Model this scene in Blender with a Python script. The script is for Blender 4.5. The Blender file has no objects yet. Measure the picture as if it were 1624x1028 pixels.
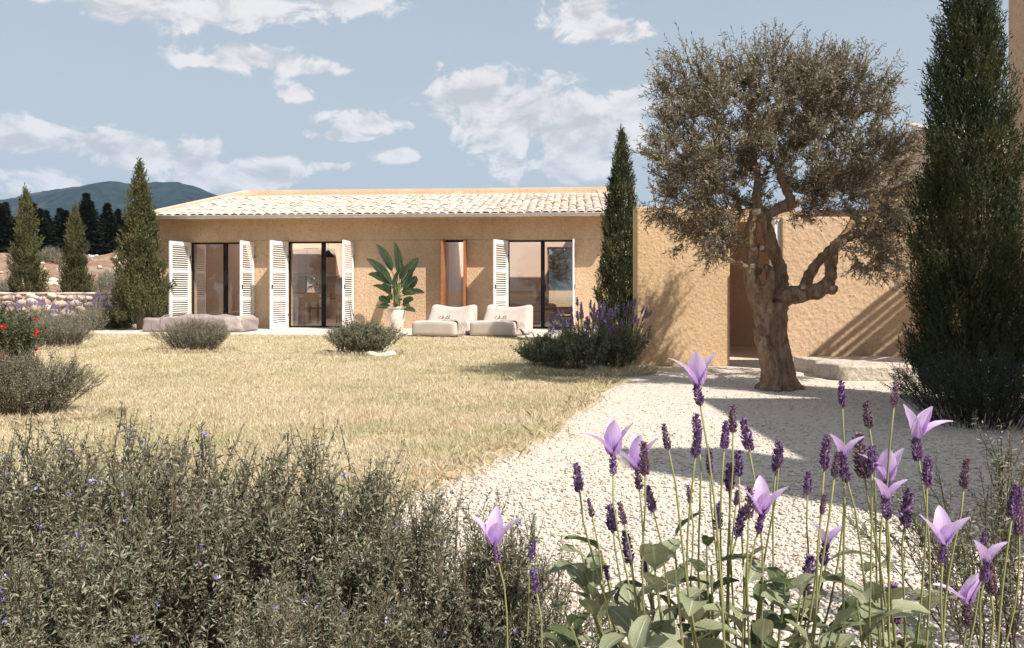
import bpy, math, random
import numpy as np
from math import radians as R
from mathutils import Vector, Matrix

# ------------------------------------------------------------------ camera, sky, sun, exposure
scene = bpy.context.scene
COL = scene.collection
F = 1263.0                       # focal length in photo pixels
EYE = 1.0                        # eye height in metres
HZ = 460.0                       # photo row of the horizon
cam_d = bpy.data.cameras.new('camera'); cam = bpy.data.objects.new('camera', cam_d); COL.objects.link(cam)
cam.location = (0, 0, EYE); cam.rotation_euler = (R(90), 0, 0)
cam_d.sensor_width = 36; cam_d.lens = 28.0; cam_d.shift_y = -54 / 1624
cam_d.clip_start = 0.05; cam_d.clip_end = 9000
scene.camera = cam
scene.render.engine = 'CYCLES'
scene.cycles.use_denoising = True
scene.cycles.max_bounces = 8
scene.cycles.transparent_max_bounces = 12
scene.cycles.volume_bounces = 0
scene.view_settings.view_transform = 'Standard'
scene.view_settings.look = 'None'
scene.view_settings.gamma = 1
scene.view_settings.use_curve_mapping = False
scene.view_settings.exposure = 0.6

SUN = Vector((1.159, -1.092, 1.80)).normalized()        # towards the sun
sun_d = bpy.data.lights.new('sun', 'SUN'); sun_d.energy = 5.0; sun_d.angle = R(0.55); sun_d.color = (1, .94, .86)
sun = bpy.data.objects.new('sun', sun_d); COL.objects.link(sun)
sun.rotation_euler = SUN.to_track_quat('Z', 'Y').to_euler(); sun.location = (6, -6, 12)

def px_dir(px, py):
    az = math.atan((px - 812) / F); el = math.atan((HZ - py) / F * math.cos(az)); return az, el
CLOUDS = [  # photo column, row, half width, half height of each cloud lobe in view
 (755,160,85,38,1),(845,178,85,40,1),(800,200,80,35,.9),(925,215,95,55,.85),(880,262,95,30,.8),(985,175,55,40,.75),
 (175,238,75,20,.95),(262,250,70,27,1),(335,277,85,22,.9),(425,278,52,20,.9),(25,212,65,22,.95),(58,285,70,18,.8),
 (400,92,75,18,.9),(480,107,70,9,.7),(340,98,42,9,.8),(475,146,30,11,.8),(592,195,62,14,.8),(540,216,38,7,.75),
 (630,245,26,8,.7),(525,263,20,7,.7),(240,12,105,24,.9),(400,8,90,22,.75),(520,2,75,16,.75),(920,25,48,30,.75),(965,50,48,13,.75)]
world = bpy.data.worlds.new('World'); scene.world = world; world.use_nodes = True
wn = world.node_tree; wn.nodes.clear()
def N(nt, t, **kw):
    n = nt.nodes.new(t)
    for k, v in kw.items(): setattr(n, k, v)
    return n
def math_n(nt, op, a, b=None, clamp=False):
    n = N(nt, 'ShaderNodeMath', operation=op, use_clamp=clamp)
    for i, v in enumerate((a, b)):
        if v is None: continue
        if isinstance(v, (int, float)): n.inputs[i].default_value = v
        else: nt.links.new(v, n.inputs[i])
    return n.outputs[0]
def vec_n(nt, op, a, b=None, out=0):
    n = N(nt, 'ShaderNodeVectorMath', operation=op)
    for i, v in enumerate((a, b)):
        if v is None: continue
        if isinstance(v, (tuple, list)): n.inputs[i].default_value = v
        else: nt.links.new(v, n.inputs[i])
    return n.outputs[out]
def mix_n(nt, fac, a, b, blend='MIX'):
    n = N(nt, 'ShaderNodeMix', data_type='RGBA', blend_type=blend)
    for s, v in ((n.inputs['Factor'], fac), (n.inputs['A'], a), (n.inputs['B'], b)):
        s = [i for i in n.inputs if i.name == s.name and (i.type == 'RGBA' or s.name == 'Factor' and i.type == 'VALUE')][0]
        if isinstance(v, (int, float)): s.default_value = v
        elif isinstance(v, (tuple, list)): s.default_value = tuple(v)[:3] + (1,)
        else: nt.links.new(v, s)
    return [o for o in n.outputs if o.type == 'RGBA'][0]
def ramp_n(nt, fac, stops):
    n = N(nt, 'ShaderNodeValToRGB'); e = n.color_ramp.elements
    while len(e) < len(stops): e.new(.5)
    for el, (p, c) in zip(e, stops): el.position = p; el.color = tuple(c)[:3] + (1,)
    if not isinstance(fac, (int, float)): nt.links.new(fac, n.inputs[0])
    return n.outputs[0]
def maprange_n(nt, v, a, b, c=0, d=1):
    n = N(nt, 'ShaderNodeMapRange', interpolation_type='SMOOTHSTEP')
    n.inputs[1].default_value = a; n.inputs[2].default_value = b; n.inputs[3].default_value = c; n.inputs[4].default_value = d
    nt.links.new(v, n.inputs[0]); return n.outputs[0]

SKY_STRENGTH = 0.11
def build_world():
    nt = wn
    sky = N(nt, 'ShaderNodeTexSky', sky_type='NISHITA'); sky.sun_disc = False
    sky.sun_elevation = math.asin(SUN.z); sky.sun_rotation = math.atan2(SUN.x, SUN.y)
    sky.altitude = 100; sky.air_density = 1.0; sky.dust_density = 1.3; sky.ozone_density = 1.0
    tc = N(nt, 'ShaderNodeTexCoord'); D = tc.outputs['Generated']
    sep = N(nt, 'ShaderNodeSeparateXYZ'); nt.links.new(D, sep.inputs[0])
    az = math_n(nt, 'ARCTAN2', sep.outputs[0], sep.outputs[1]); el = math_n(nt, 'ARCSINE', sep.outputs[2])
    comb = N(nt, 'ShaderNodeCombineXYZ'); nt.links.new(az, comb.inputs[0]); nt.links.new(el, comb.inputs[1])
    lobes = []
    for (cx, cy, rx, ry, w) in CLOUDS:
        a, e = px_dir(cx, cy); lobes.append((a, e, rx / F, ry / F, w))
    rnd = random.Random(5)
    for k in range(10):                              # the same kind of clouds all round the rest of the sky
        a = R(48 + k * 264 / 9); a = a if a < math.pi else a - 2 * math.pi
        e = R(rnd.uniform(6, 30)); lobes.append((a, e, rnd.uniform(.07, .16), rnd.uniform(.02, .04), .95))
    cur = None; pv = comb.outputs[0]
    for (a, e, rx, ry, w) in lobes:
        s = vec_n(nt, 'MULTIPLY_ADD', pv, (1 / rx, 1 / ry, 0)); s.node.inputs[2].default_value = (-a / rx, -e / ry, 0)
        l = vec_n(nt, 'LENGTH', s, None, 1)
        m = N(nt, 'ShaderNodeMath', operation='MULTIPLY_ADD'); nt.links.new(l, m.inputs[0]); m.inputs[1].default_value = -w * .85; m.inputs[2].default_value = w; v = m.outputs[0]
        if cur is None: cur = v
        else:
            m = N(nt, 'ShaderNodeMath', operation='SMOOTH_MAX'); nt.links.new(cur, m.inputs[0]); nt.links.new(v, m.inputs[1]); m.inputs[2].default_value = .3; cur = m.outputs[0]
    cur = math_n(nt, 'MAXIMUM', cur, -1.2)
    def fbm(dshift):
        d2 = vec_n(nt, 'MULTIPLY_ADD', D, (1, 1, 1.5)); d2.node.inputs[2].default_value = dshift
        n1 = N(nt, 'ShaderNodeTexNoise'); n1.inputs['Scale'].default_value = 17; n1.inputs['Detail'].default_value = 9; n1.inputs['Roughness'].default_value = .62; n1.inputs['Distortion'].default_value = .5
        nt.links.new(d2, n1.inputs['Vector']); return n1.outputs['Fac']
    na = fbm((0, 0, 0)); nb = fbm((.012, .0, .022))
    f0 = math_n(nt, 'ADD', cur, math_n(nt, 'SUBTRACT', math_n(nt, 'MULTIPLY', na, 3.4), 1.62))
    f1 = math_n(nt, 'ADD', math_n(nt, 'MULTIPLY', f0, .55), math_n(nt, 'MULTIPLY', math_n(nt, 'SUBTRACT', nb, na), 4.0))
    mask = maprange_n(nt, f0, -.02, .42)
    thick = maprange_n(nt, f1, -.15, .95)
    lit = math_n(nt, 'SUBTRACT', 1.0, thick)
    S = 1 / SKY_STRENGTH
    ccol = mix_n(nt, lit, (.40 * S, .405 * S, .415 * S), (.62 * S, .60 * S, .585 * S))
    # the pale milky veil of a hot summer sky
    veil = maprange_n(nt, el, 0, .55, 1.0, .62)
    base = mix_n(nt, veil, sky.outputs[0], (.36 * S, .395 * S, .41 * S))
    col = mix_n(nt, math_n(nt, 'MULTIPLY', mask, .93), base, ccol)
    bg = N(nt, 'ShaderNodeBackground'); bg.inputs[1].default_value = SKY_STRENGTH
    out = N(nt, 'ShaderNodeOutputWorld')
    nt.links.new(col, bg.inputs[0]); nt.links.new(bg.outputs[0], out.inputs[0])
build_world()
world.cycles.sampling_method = 'MANUAL'; world.cycles.sample_map_resolution = 512

# ------------------------------------------------------------------ helpers
def at(px, py, d):
    return Vector(((px - 812) / F * d, d, EYE + (HZ - py) / F * d))
def gx(px, d): return (px - 812) / F * d

class MB:
    """collects vertices and faces of one mesh"""
    def __init__(s): s.V = []; s.Fc = []; s.n = 0
    def add(s, V, Fs):
        V = np.asarray(V, dtype=np.float64).reshape(-1, 3)
        if isinstance(Fs, np.ndarray): Fs = [Fs]
        elif len(Fs) and not isinstance(Fs[0], np.ndarray):
            by = {}
            for f in Fs: by.setdefault(len(f), []).append(f)
            Fs = [np.array(v, dtype=np.int64) for v in by.values()]
        for f in Fs: s.Fc.append(np.asarray(f, dtype=np.int64) + s.n)
        s.V.append(V); s.n += len(V); return s
    def box(s, x0, x1, y0, y1, z0, z1, b=0):
        V = [(x0,y0,z0),(x1,y0,z0),(x1,y1,z0),(x0,y1,z0),(x0,y0,z1),(x1,y0,z1),(x1,y1,z1),(x0,y1,z1)]
        return s.add(V, [(0,3,2,1),(4,5,6,7),(0,1,5,4),(1,2,6,5),(2,3,7,6),(3,0,4,7)])
    def tube(s, pts, rad, k=6, cap=True):
        pts = np.asarray(pts, float); n = len(pts)
        rad = np.full(n, rad) if np.isscalar(rad) else np.asarray(rad, float)
        T = np.gradient(pts, axis=0); T /= np.linalg.norm(T, axis=1)[:, None] + 1e-12
        up = np.array([0, 0, 1.]) if abs(T[0, 2]) < .9 else np.array([1., 0, 0])
        A = np.cross(T, up); A /= np.linalg.norm(A, axis=1)[:, None] + 1e-9
        for i in range(1, n):
            a = A[i-1] - T[i] * np.dot(A[i-1], T[i]); A[i] = a / (np.linalg.norm(a) + 1e-9)
        B = np.cross(T, A); th = np.linspace(0, 2*math.pi, k, endpoint=False)
        V = pts[:, None] + rad[:, None, None] * (np.cos(th)[None, :, None] * A[:, None] + np.sin(th)[None, :, None] * B[:, None])
        i = np.arange(n-1)[:, None] * k; j = np.arange(k)[None]; j2 = (j + 1) % k
        Fq = np.stack([i+j, i+j2, i+k+j2, i+k+j], -1).reshape(-1, 4)
        fs = [Fq]
        if cap and k > 2: fs += [np.arange(k)[::-1][None], (np.arange(k) + (n-1)*k)[None]]
        return s.add(V.reshape(-1, 3), fs)
    def lathe(s, prof, k=24, c=(0, 0, 0)):
        prof = np.asarray(prof, float); n = len(prof); th = np.linspace(0, 2*math.pi, k, endpoint=False)
        V = np.stack([prof[:, 0, None]*np.cos(th)+c[0], prof[:, 0, None]*np.sin(th)+c[1], np.repeat(prof[:, 1, None], k, 1)+c[2]], -1)
        i = np.arange(n-1)[:, None]*k; j = np.arange(k)[None]; j2 = (j+1) % k
        return s.add(V.reshape(-1, 3), [np.stack([i+j, i+j2, i+k+j2, i+k+j], -1).reshape(-1, 4)])
    def mesh(s, name, smooth=False):
        return np_mesh(name, np.concatenate(s.V), s.Fc, smooth)

def np_mesh(name, V, Fl, smooth=False):
    me = bpy.data.meshes.new(name); V = np.ascontiguousarray(V, dtype=np.float32)
    me.vertices.add(len(V)); me.vertices.foreach_set('co', V.ravel())
    Fl = [np.asarray(f) for f in Fl if len(f)]
    loops = np.concatenate([f.ravel() for f in Fl]).astype(np.int32)
    tot = np.concatenate([np.full(len(f), f.shape[1]) for f in Fl]).astype(np.int32)
    start = np.concatenate([[0], np.cumsum(tot)[:-1]]).astype(np.int32)
    me.loops.add(len(loops)); me.loops.foreach_set('vertex_index', loops)
    me.polygons.add(len(tot)); me.polygons.foreach_set('loop_start', start); me.polygons.foreach_set('loop_total', tot)
    me.polygons.foreach_set('use_smooth', np.full(len(tot), bool(smooth)))
    me.update(calc_edges=True); me.validate(); return me

def rbox(size, r, n=6, deform=None):
    """rounded box, one closed surface; size = full extents, centred in x,y, standing on z = 0"""
    g = np.linspace(-1, 1, n + 1); Vs = []; Fs = []; c = 0
    for ax in range(3):
        for sg in (-1, 1):
            a, b = np.meshgrid(g, g, indexing='ij'); P = np.zeros((n+1, n+1, 3))
            P[..., ax] = sg; P[..., (ax+1) % 3] = a; P[..., (ax+2) % 3] = b
            i = (np.arange(n)[:, None]*(n+1) + np.arange(n)[None]).ravel() + c
            q = np.stack([i, i+n+1, i+n+2, i+1], -1); Fs.append(q if sg > 0 else q[:, ::-1]); Vs.append(P.reshape(-1, 3)); c += (n+1)**2
    V = np.concatenate(Vs); Fq = np.concatenate(Fs)
    _, idx, inv = np.unique(np.round(V, 5), axis=0, return_index=True, return_inverse=True)
    V = V[idx]; Fq = inv.reshape(-1)[Fq]
    h = np.array(size) / 2; P = V * h; inner = np.clip(P, -(h - r), h - r); dv = P - inner
    L = np.linalg.norm(dv, axis=1)[:, None]; P = np.where(L > 1e-9, inner + dv / np.maximum(L, 1e-9) * r, P)
    P[:, 2] += h[2]
    if deform is not None: P = deform(P)
    return P, Fq

def obj(name, data, mat=None, parent=None, loc=None, rot=None, scale=None, smooth=False):
    if isinstance(data, MB): data = data.mesh(name, smooth)
    o = bpy.data.objects.new(name, data); COL.objects.link(o)
    if mat is not None and len(data.materials) == 0: data.materials.append(mat)
    if parent is not None: o.parent = parent
    if loc is not None: o.location = loc
    if rot is not None: o.rotation_euler = rot
    if scale is not None: o.scale = scale if not np.isscalar(scale) else (scale,)*3
    return o
def tag(o, label, cat, group=None):
    o['label'] = label; o['category'] = cat
    if group: o['group'] = group
    return o
def thing(name, label, cat, loc=(0, 0, 0), rz=0, group=None):
    o = bpy.data.objects.new(name, None); COL.objects.link(o); o.empty_display_size = .2
    o.location = loc; o.rotation_euler = (0, 0, rz); return tag(o, label, cat, group)
def struct(name, data, mat, smooth=False):
    o = obj(name, data, mat, smooth=smooth); o['kind'] = 'structure'; return o
def copy_tree(o, parent=None):
    c = o.copy(); COL.objects.link(c); c.parent = parent
    for ch in o.children: copy_tree(ch, c)
    return c
rng = np.random.default_rng(11)
def unit(v): return v / (np.linalg.norm(v, axis=-1, keepdims=True) + 1e-9)
def leaves_mesh(P, D, L, W, rg, fold=.25, droop=0.0, mb=None, side=None):
    """kite-shaped leaves, two triangles each: base P, direction D, length L, width W"""
    n = len(P); D = unit(D); r = unit(rg.normal(size=(n, 3))) if side is None else side
    S = unit(np.cross(D, r)); Nn = np.cross(S, D)
    L = np.broadcast_to(L, n)[:, None]; W = np.broadcast_to(W, n)[:, None]
    mid = P + D * L * .5 - Nn * (W * fold)
    tip = P + D * L + np.array([0, 0, -1.]) * L * droop
    V = np.stack([P, mid + S * W * .5, tip, mid - S * W * .5], 1).reshape(-1, 3)
    i = np.arange(n) * 4
    Ft = np.concatenate([np.stack([i, i+1, i+2], -1), np.stack([i, i+2, i+3], -1)])
    mb = mb or MB(); mb.add(V, Ft); return mb
def sticks(mb, P0, P1, P2, r0, r1, seg=4, k=3):
    """many thin tapered curved stems (quadratic Bezier) at once"""
    n = len(P0); t = np.linspace(0, 1, seg + 1)[None, :, None]
    C = (1-t)**2*P0[:, None] + 2*t*(1-t)*P1[:, None] + t*t*P2[:, None]
    T = unit(P2 - P0); A = unit(np.cross(T, np.array([.3, .9, .2]))); B = np.cross(T, A)
    th = np.linspace(0, 2*math.pi, k, endpoint=False)
    r0 = np.broadcast_to(r0, n); r1 = np.broadcast_to(r1, n)
    rr = (r0[:, None] + (r1 - r0)[:, None] * t[0, :, 0][None])
    V = C[:, :, None] + rr[:, :, None, None] * (np.cos(th)[None, None, :, None]*A[:, None, None] + np.sin(th)[None, None, :, None]*B[:, None, None])
    base = (np.arange(n) * (seg+1) * k)[:, None, None]; i = (np.arange(seg) * k)[None, :, None]; j = np.arange(k)[None, None]; j2 = (j+1) % k
    Fq = np.stack([base+i+j, base+i+j2, base+i+k+j2, base+i+k+j], -1).reshape(-1, 4)
    mb.add(V.reshape(-1, 3), Fq); return C

# ------------------------------------------------------------------ materials
def new_mat(name):
    m = bpy.data.materials.new(name); m.use_nodes = True; nt = m.node_tree; b = nt.nodes['Principled BSDF']; return m, nt, b
def noise_n(nt, vec, scale, detail=6, rough=.6, dist=0):
    n = N(nt, 'ShaderNodeTexNoise'); n.inputs['Scale'].default_value = scale; n.inputs['Detail'].default_value = detail
    n.inputs['Roughness'].default_value = rough; n.inputs['Distortion'].default_value = dist
    if vec is not None: nt.links.new(vec, n.inputs['Vector'])
    return n.outputs['Fac']
def bump_n(nt, b, h, strength, dist=.02):
    n = N(nt, 'ShaderNodeBump'); n.inputs['Strength'].default_value = strength; n.inputs['Distance'].default_value = dist
    nt.links.new(h, n.inputs['Height']); nt.links.new(n.outputs[0], b.inputs['Normal'])
def coord(nt, obj_=True):
    if obj_: return N(nt, 'ShaderNodeTexCoord').outputs['Object']
    return N(nt, 'ShaderNodeNewGeometry').outputs['Position']
def plain(name, c, rough=.6, metal=0, var=.12, scale=6, bump=0, bscale=60, spec=.4):
    m, nt, b = new_mat(name); v = coord(nt)
    f = noise_n(nt, v, scale); d = [max(0, x*(1-var)) for x in c]; l = [min(1, x*(1+var)) for x in c]
    nt.links.new(ramp_n(nt, f, [(.3, d), (.7, l)]), b.inputs['Base Color'])
    b.inputs['Roughness'].default_value = rough; b.inputs['Metallic'].default_value = metal; b.inputs['Specular IOR Level'].default_value = spec
    if bump: bump_n(nt, b, noise_n(nt, v, bscale, 4), bump, .01)
    return m
def stucco(name, c, c2, grain=55, strength=.5, dist=.012, world_pos=True):
    m, nt, b = new_mat(name); v = coord(nt, not world_pos)
    big = noise_n(nt, v, .9, 5, .55); mid = noise_n(nt, v, 5, 8, .7); fine = noise_n(nt, v, grain, 5, .65)
    base = mix_n(nt, maprange_n(nt, big, .35, .65), c, c2)
    base = mix_n(nt, maprange_n(nt, mid, .4, .75, 0, .35), base, [x*.8 for x in c2])
    streak = noise_n(nt, vec_n(nt, 'MULTIPLY', v, (2.6, 2.6, .35)), 1.6, 7, .7, .3)
    base = mix_n(nt, maprange_n(nt, streak, .52, .72, 0, .4), base, [x*.78 for x in c2])
    vo = N(nt, 'ShaderNodeTexVoronoi'); vo.inputs['Scale'].default_value = grain*.55; nt.links.new(v, vo.inputs['Vector'])
    pit = maprange_n(nt, fine, .32, .56, .78, 1.02)
    base = mix_n(nt, 1.0, base, pit, 'MULTIPLY')
    nt.links.new(base, b.inputs['Base Color']); b.inputs['Roughness'].default_value = .93; b.inputs['Specular IOR Level'].default_value = .15
    h = math_n(nt, 'ADD', math_n(nt, 'MULTIPLY', mid, .3), math_n(nt, 'ADD', fine, math_n(nt, 'MULTIPLY', vo.outputs['Distance'], .7)))
    bump_n(nt, b, h, strength, dist); return m
def foliage(name, stops, rough=.6, trans=.25, noise=None):
    m, nt, b = new_mat(name); g = N(nt, 'ShaderNodeNewGeometry')
    oi = N(nt, 'ShaderNodeObjectInfo')
    f = g.outputs['Random Per Island']
    if noise: f = math_n(nt, 'ADD', math_n(nt, 'MULTIPLY', f, .55), math_n(nt, 'SUBTRACT', math_n(nt, 'MULTIPLY', noise_n(nt, g.outputs['Position'], noise, 3), 1.4), .45), True)
    n = len(stops); c = ramp_n(nt, f, [((i + .5) / n, s) for i, s in enumerate(stops)])
    hs = N(nt, 'ShaderNodeHueSaturation'); nt.links.new(c, hs.inputs['Color'])
    nt.links.new(math_n(nt, 'ADD', math_n(nt, 'MULTIPLY', oi.outputs['Random'], .25), .88), hs.inputs['Value']); c = hs.outputs[0]
    nt.links.new(c, b.inputs['Base Color']); b.inputs['Roughness'].default_value = rough; b.inputs['Specular IOR Level'].default_value = .3
    tr = N(nt, 'ShaderNodeBsdfTranslucent'); nt.links.new(c, tr.inputs[0])
    mx = N(nt, 'ShaderNodeMixShader'); mx.inputs[0].default_value = trans
    nt.links.new(b.outputs[0], mx.inputs[1]); nt.links.new(tr.outputs[0], mx.inputs[2])
    nt.links.new(mx.outputs[0], nt.nodes['Material Output'].inputs[0]); return m
# ------------------------------------------------------------------ material library
OCHRE = stucco('ochre_plaster', (.59, .422, .277), (.535, .372, .236), 28, .75, .016)
COPING = stucco('sunlit_coping_plaster', (.63, .50, .36), (.57, .45, .32), 34, .5, .012)  # paler ochre for the parapets, sun on their tops put into the colour
OCHRE2 = stucco('stippled_ochre_plaster', (.605, .425, .255), (.55, .375, .215), 34, .7, .012)
PALE_ST = stucco('pale_rough_plaster', (.60, .53, .46), (.54, .47, .40), 22, .9, .03)
BROWN_ST = stucco('brown_plaster', (.56, .40, .29), (.51, .36, .255), 40, .5, .012)
INNER = plain('rose_plaster_inside', (.86, .68, .56), .85, var=.04, scale=2)
INFLOOR = plain('screed_floor', (.66, .56, .49), .45, var=.08)
WOOD = plain('orange_brown_wood', (.33, .125, .05), .45, var=.3, scale=14)
WOODT = plain('teak', (.36, .17, .085), .45, var=.25, scale=12)
WHITEP = plain('white_shutter_paint', (.76, .755, .73), .5, var=.05, scale=20, bump=.1)
DARKF = plain('black_metal_frame', (.012, .012, .013), .5, var=.2, spec=.15)
GUTTER = plain('zinc_gutter', (.60, .56, .52), .42, .25, var=.08)
WHITEI = plain('white_lacquer', (.82, .78, .74), .4, var=.03)
LINEN = plain('linen_cover', (.53, .45, .395), .95, var=.06, scale=9, bump=.35, bscale=180, spec=.1)
MAUVE = plain('mauve_grey_cover', (.31, .255, .24), .95, var=.12, scale=5, bump=.4, bscale=120, spec=.1)
THROWM = plain('taupe_throw', (.40, .34, .30), .95, var=.25, scale=12, bump=.4, bscale=150, spec=.1)
INK = plain('dark_stitching', (.035, .033, .03), .8)
SOFAM = plain('grey_sofa_cloth', (.55, .50, .47), .95, var=.05)
def glass_mat():
    m, nt, b = new_mat('window_glass'); nt.nodes.remove(b)
    lw = N(nt, 'ShaderNodeLayerWeight'); lw.inputs[0].default_value = .5
    fr = math_n(nt, 'ADD', math_n(nt, 'MULTIPLY', math_n(nt, 'POWER', lw.outputs['Facing'], 5), .93), .07, True)
    g = N(nt, 'ShaderNodeBsdfGlossy'); g.inputs['Roughness'].default_value = 0.005; g.inputs[0].default_value = (1, 1, 1, 1)
    t = N(nt, 'ShaderNodeBsdfTransparent'); t.inputs[0].default_value = (.97, .965, .955, 1)
    mx = N(nt, 'ShaderNodeMixShader'); nt.links.new(fr, mx.inputs[0])
    nt.links.new(t.outputs[0], mx.inputs[1]); nt.links.new(g.outputs[0], mx.inputs[2])
    nt.links.new(mx.outputs[0], nt.nodes['Material Output'].inputs[0]); return m
GLASS = glass_mat()
def tile_mat():
    m, nt, b = new_mat('pale_clay_tile'); g = N(nt, 'ShaderNodeNewGeometry'); oi = N(nt, 'ShaderNodeObjectInfo')
    f = math_n(nt, 'FRACT', math_n(nt, 'ADD', g.outputs['Random Per Island'], oi.outputs['Random']))
    c = ramp_n(nt, f, [(0, (.56, .44, .345)), (.3, (.60, .51, .42)), (.65, (.64, .56, .48)), (1, (.57, .465, .37))])
    n = noise_n(nt, g.outputs['Position'], 7, 6, .7)
    c = mix_n(nt, maprange_n(nt, n, .52, .78, 0, .4), c, (.56, .47, .38))
    nt.links.new(c, b.inputs['Base Color']); b.inputs['Roughness'].default_value = .9
    bump_n(nt, b, noise_n(nt, g.outputs['Position'], 60, 3), .3); return m
TILE = tile_mat()
def ground_mats():
    out = {}
    # dry earth
    m, nt, b = new_mat('dry_earth'); v = coord(nt, False)
    n1 = noise_n(nt, v, .35, 8, .65); n2 = noise_n(nt, v, 6, 8, .7)
    c = mix_n(nt, maprange_n(nt, n1, .35, .65), (.33, .245, .165), (.42, .325, .22)); c = mix_n(nt, maprange_n(nt, n2, .4, .7, 0, .6), c, (.25, .175, .115))
    nt.links.new(c, b.inputs['Base Color']); b.inputs['Roughness'].default_value = 1; b.inputs['Specular IOR Level'].default_value = .05
    bump_n(nt, b, n2, .8, .08); out['earth'] = m
    # red stony bank
    m, nt, b = new_mat('red_stony_earth'); v = coord(nt, False)
    n1 = noise_n(nt, v, .5, 8, .7); n2 = noise_n(nt, v, 3, 8, .75)
    c = mix_n(nt, maprange_n(nt, n1, .35, .65), (.34, .20, .135), (.45, .33, .24)); c = mix_n(nt, maprange_n(nt, n2, .45, .7, 0, .75), c, (.19, .13, .085))
    nt.links.new(c, b.inputs['Base Color']); b.inputs['Roughness'].default_value = 1; b.inputs['Specular IOR Level'].default_value = .05
    bump_n(nt, b, n2, 1, .2); out['bank'] = m
    # gravel bed under the loose stones
    m, nt, b = new_mat('crushed_limestone'); v = coord(nt, False)
    vo = N(nt, 'ShaderNodeTexVoronoi'); vo.inputs['Scale'].default_value = 46; vo.inputs['Randomness'].default_value = 1; nt.links.new(v, vo.inputs['Vector'])
    sepc = N(nt, 'ShaderNodeSeparateColor'); nt.links.new(vo.outputs['Color'], sepc.inputs[0])
    n1 = noise_n(nt, v, 1.1, 6, .6); n2 = noise_n(nt, v, 140, 3, .6); n3 = noise_n(nt, v, 9, 5, .7)
    c = ramp_n(nt, sepc.outputs[0], [(0, (.43, .36, .29)), (.25, (.53, .46, .385)), (.6, (.59, .525, .45)), (1, (.64, .58, .51))])
    c = mix_n(nt, maprange_n(nt, n1, .4, .7, 0, .45), c, (.60, .52, .43))
    c = mix_n(nt, maprange_n(nt, n3, .55, .75, 0, .4), c, (.50, .40, .31))
    nt.links.new(c, b.inputs['Base Color']); b.inputs['Roughness'].default_value = .95; b.inputs['Specular IOR Level'].default_value = .1
    bump_n(nt, b, math_n(nt, 'SUBTRACT', math_n(nt, 'MULTIPLY', n2, .3), vo.outputs['Distance']), .7, .012); out['gravel'] = m
    # lawn soil/thatch
    m, nt, b = new_mat('straw_thatch'); v = coord(nt, False)
    n1 = noise_n(nt, v, .55, 6, .6); n2 = noise_n(nt, v, 30, 6, .7)
    c = mix_n(nt, maprange_n(nt, n1, .35, .65), (.55, .445, .28), (.51, .44, .255)); c = mix_n(nt, maprange_n(nt, n2, .4, .7, 0, .6), c, (.38, .29, .17))
    nt.links.new(c, b.inputs['Base Color']); b.inputs['Roughness'].default_value = 1; b.inputs['Specular IOR Level'].default_value = .05
    bump_n(nt, b, n2, .8, .03); out['lawn'] = m
    # patio screed
    out['patio'] = stucco('pale_patio_screed', (.66, .59, .52), (.60, .53, .46), 30, .3, .006)
    # mountain
    m, nt, b = new_mat('scrub_mountain'); v = coord(nt, False)
    n1 = noise_n(nt, v, .006, 10, .68); n2 = noise_n(nt, v, .03, 8, .75)
    c = mix_n(nt, maprange_n(nt, n2, .42, .56), (.010, .02, .010), (.036, .05, .024)); c = mix_n(nt, maprange_n(nt, n1, .52, .68, 0, .8), c, (.12, .105, .07))
    nt.links.new(c, b.inputs['Base Color']); b.inputs['Roughness'].default_value = 1; b.inputs['Specular IOR Level'].default_value = 0
    bump_n(nt, b, n2, 1, 30); out['mountain'] = m
    # loose pebbles
    m, nt, b = new_mat('limestone_pebble'); g = N(nt, 'ShaderNodeNewGeometry')
    c = ramp_n(nt, g.outputs['Random Per Island'], [(0, (.40, .29, .21)), (.06, (.52, .43, .35)), (.25, (.57, .505, .435)), (.6, (.60, .545, .475)), (.93, (.64, .59, .525)), (1, (.62, .46, .32))])
    n2 = noise_n(nt, g.outputs['Position'], 200, 3, .6); c = mix_n(nt, maprange_n(nt, n2, .45, .7, 0, .3), c, (.48, .42, .36))
    nt.links.new(c, b.inputs['Base Color']); b.inputs['Roughness'].default_value = .85; b.inputs['Specular IOR Level'].default_value = .2; out['pebble'] = m
    # grass blades
    m, nt, b = new_mat('dry_grass_blade'); g = N(nt, 'ShaderNodeNewGeometry')
    n1 = noise_n(nt, g.outputs['Position'], .7, 5, .65); n2 = noise_n(nt, g.outputs['Position'], 3.2, 5, .7)
    straw = ramp_n(nt, g.outputs['Random Per Island'], [(0, (.42, .325, .21)), (.3, (.57, .48, .335)), (.7, (.66, .575, .42)), (1, (.72, .65, .50))])
    green = ramp_n(nt, g.outputs['Random Per Island'], [(0, (.30, .28, .145)), (.5, (.49, .445, .265)), (1, (.62, .56, .38))])
    red = ramp_n(nt, g.outputs['Random Per Island'], [(0, (.46, .31, .18)), (1, (.70, .55, .37))])
    c = mix_n(nt, maprange_n(nt, n1, .44, .6), straw, green); c = mix_n(nt, maprange_n(nt, n2, .52, .68, 0, .9), c, red)
    nt.links.new(c, b.inputs['Base Color']); b.inputs['Roughness'].default_value = .75; b.inputs['Specular IOR Level'].default_value = .2
    tr = N(nt, 'ShaderNodeBsdfTranslucent'); nt.links.new(c, tr.inputs[0]); mx = N(nt, 'ShaderNodeMixShader'); mx.inputs[0].default_value = .25
    nt.links.new(b.outputs[0], mx.inputs[1]); nt.links.new(tr.outputs[0], mx.inputs[2]); nt.links.new(mx.outputs[0], nt.nodes['Material Output'].inputs[0]); out['grass'] = m
    return out
GM = ground_mats()
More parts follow.
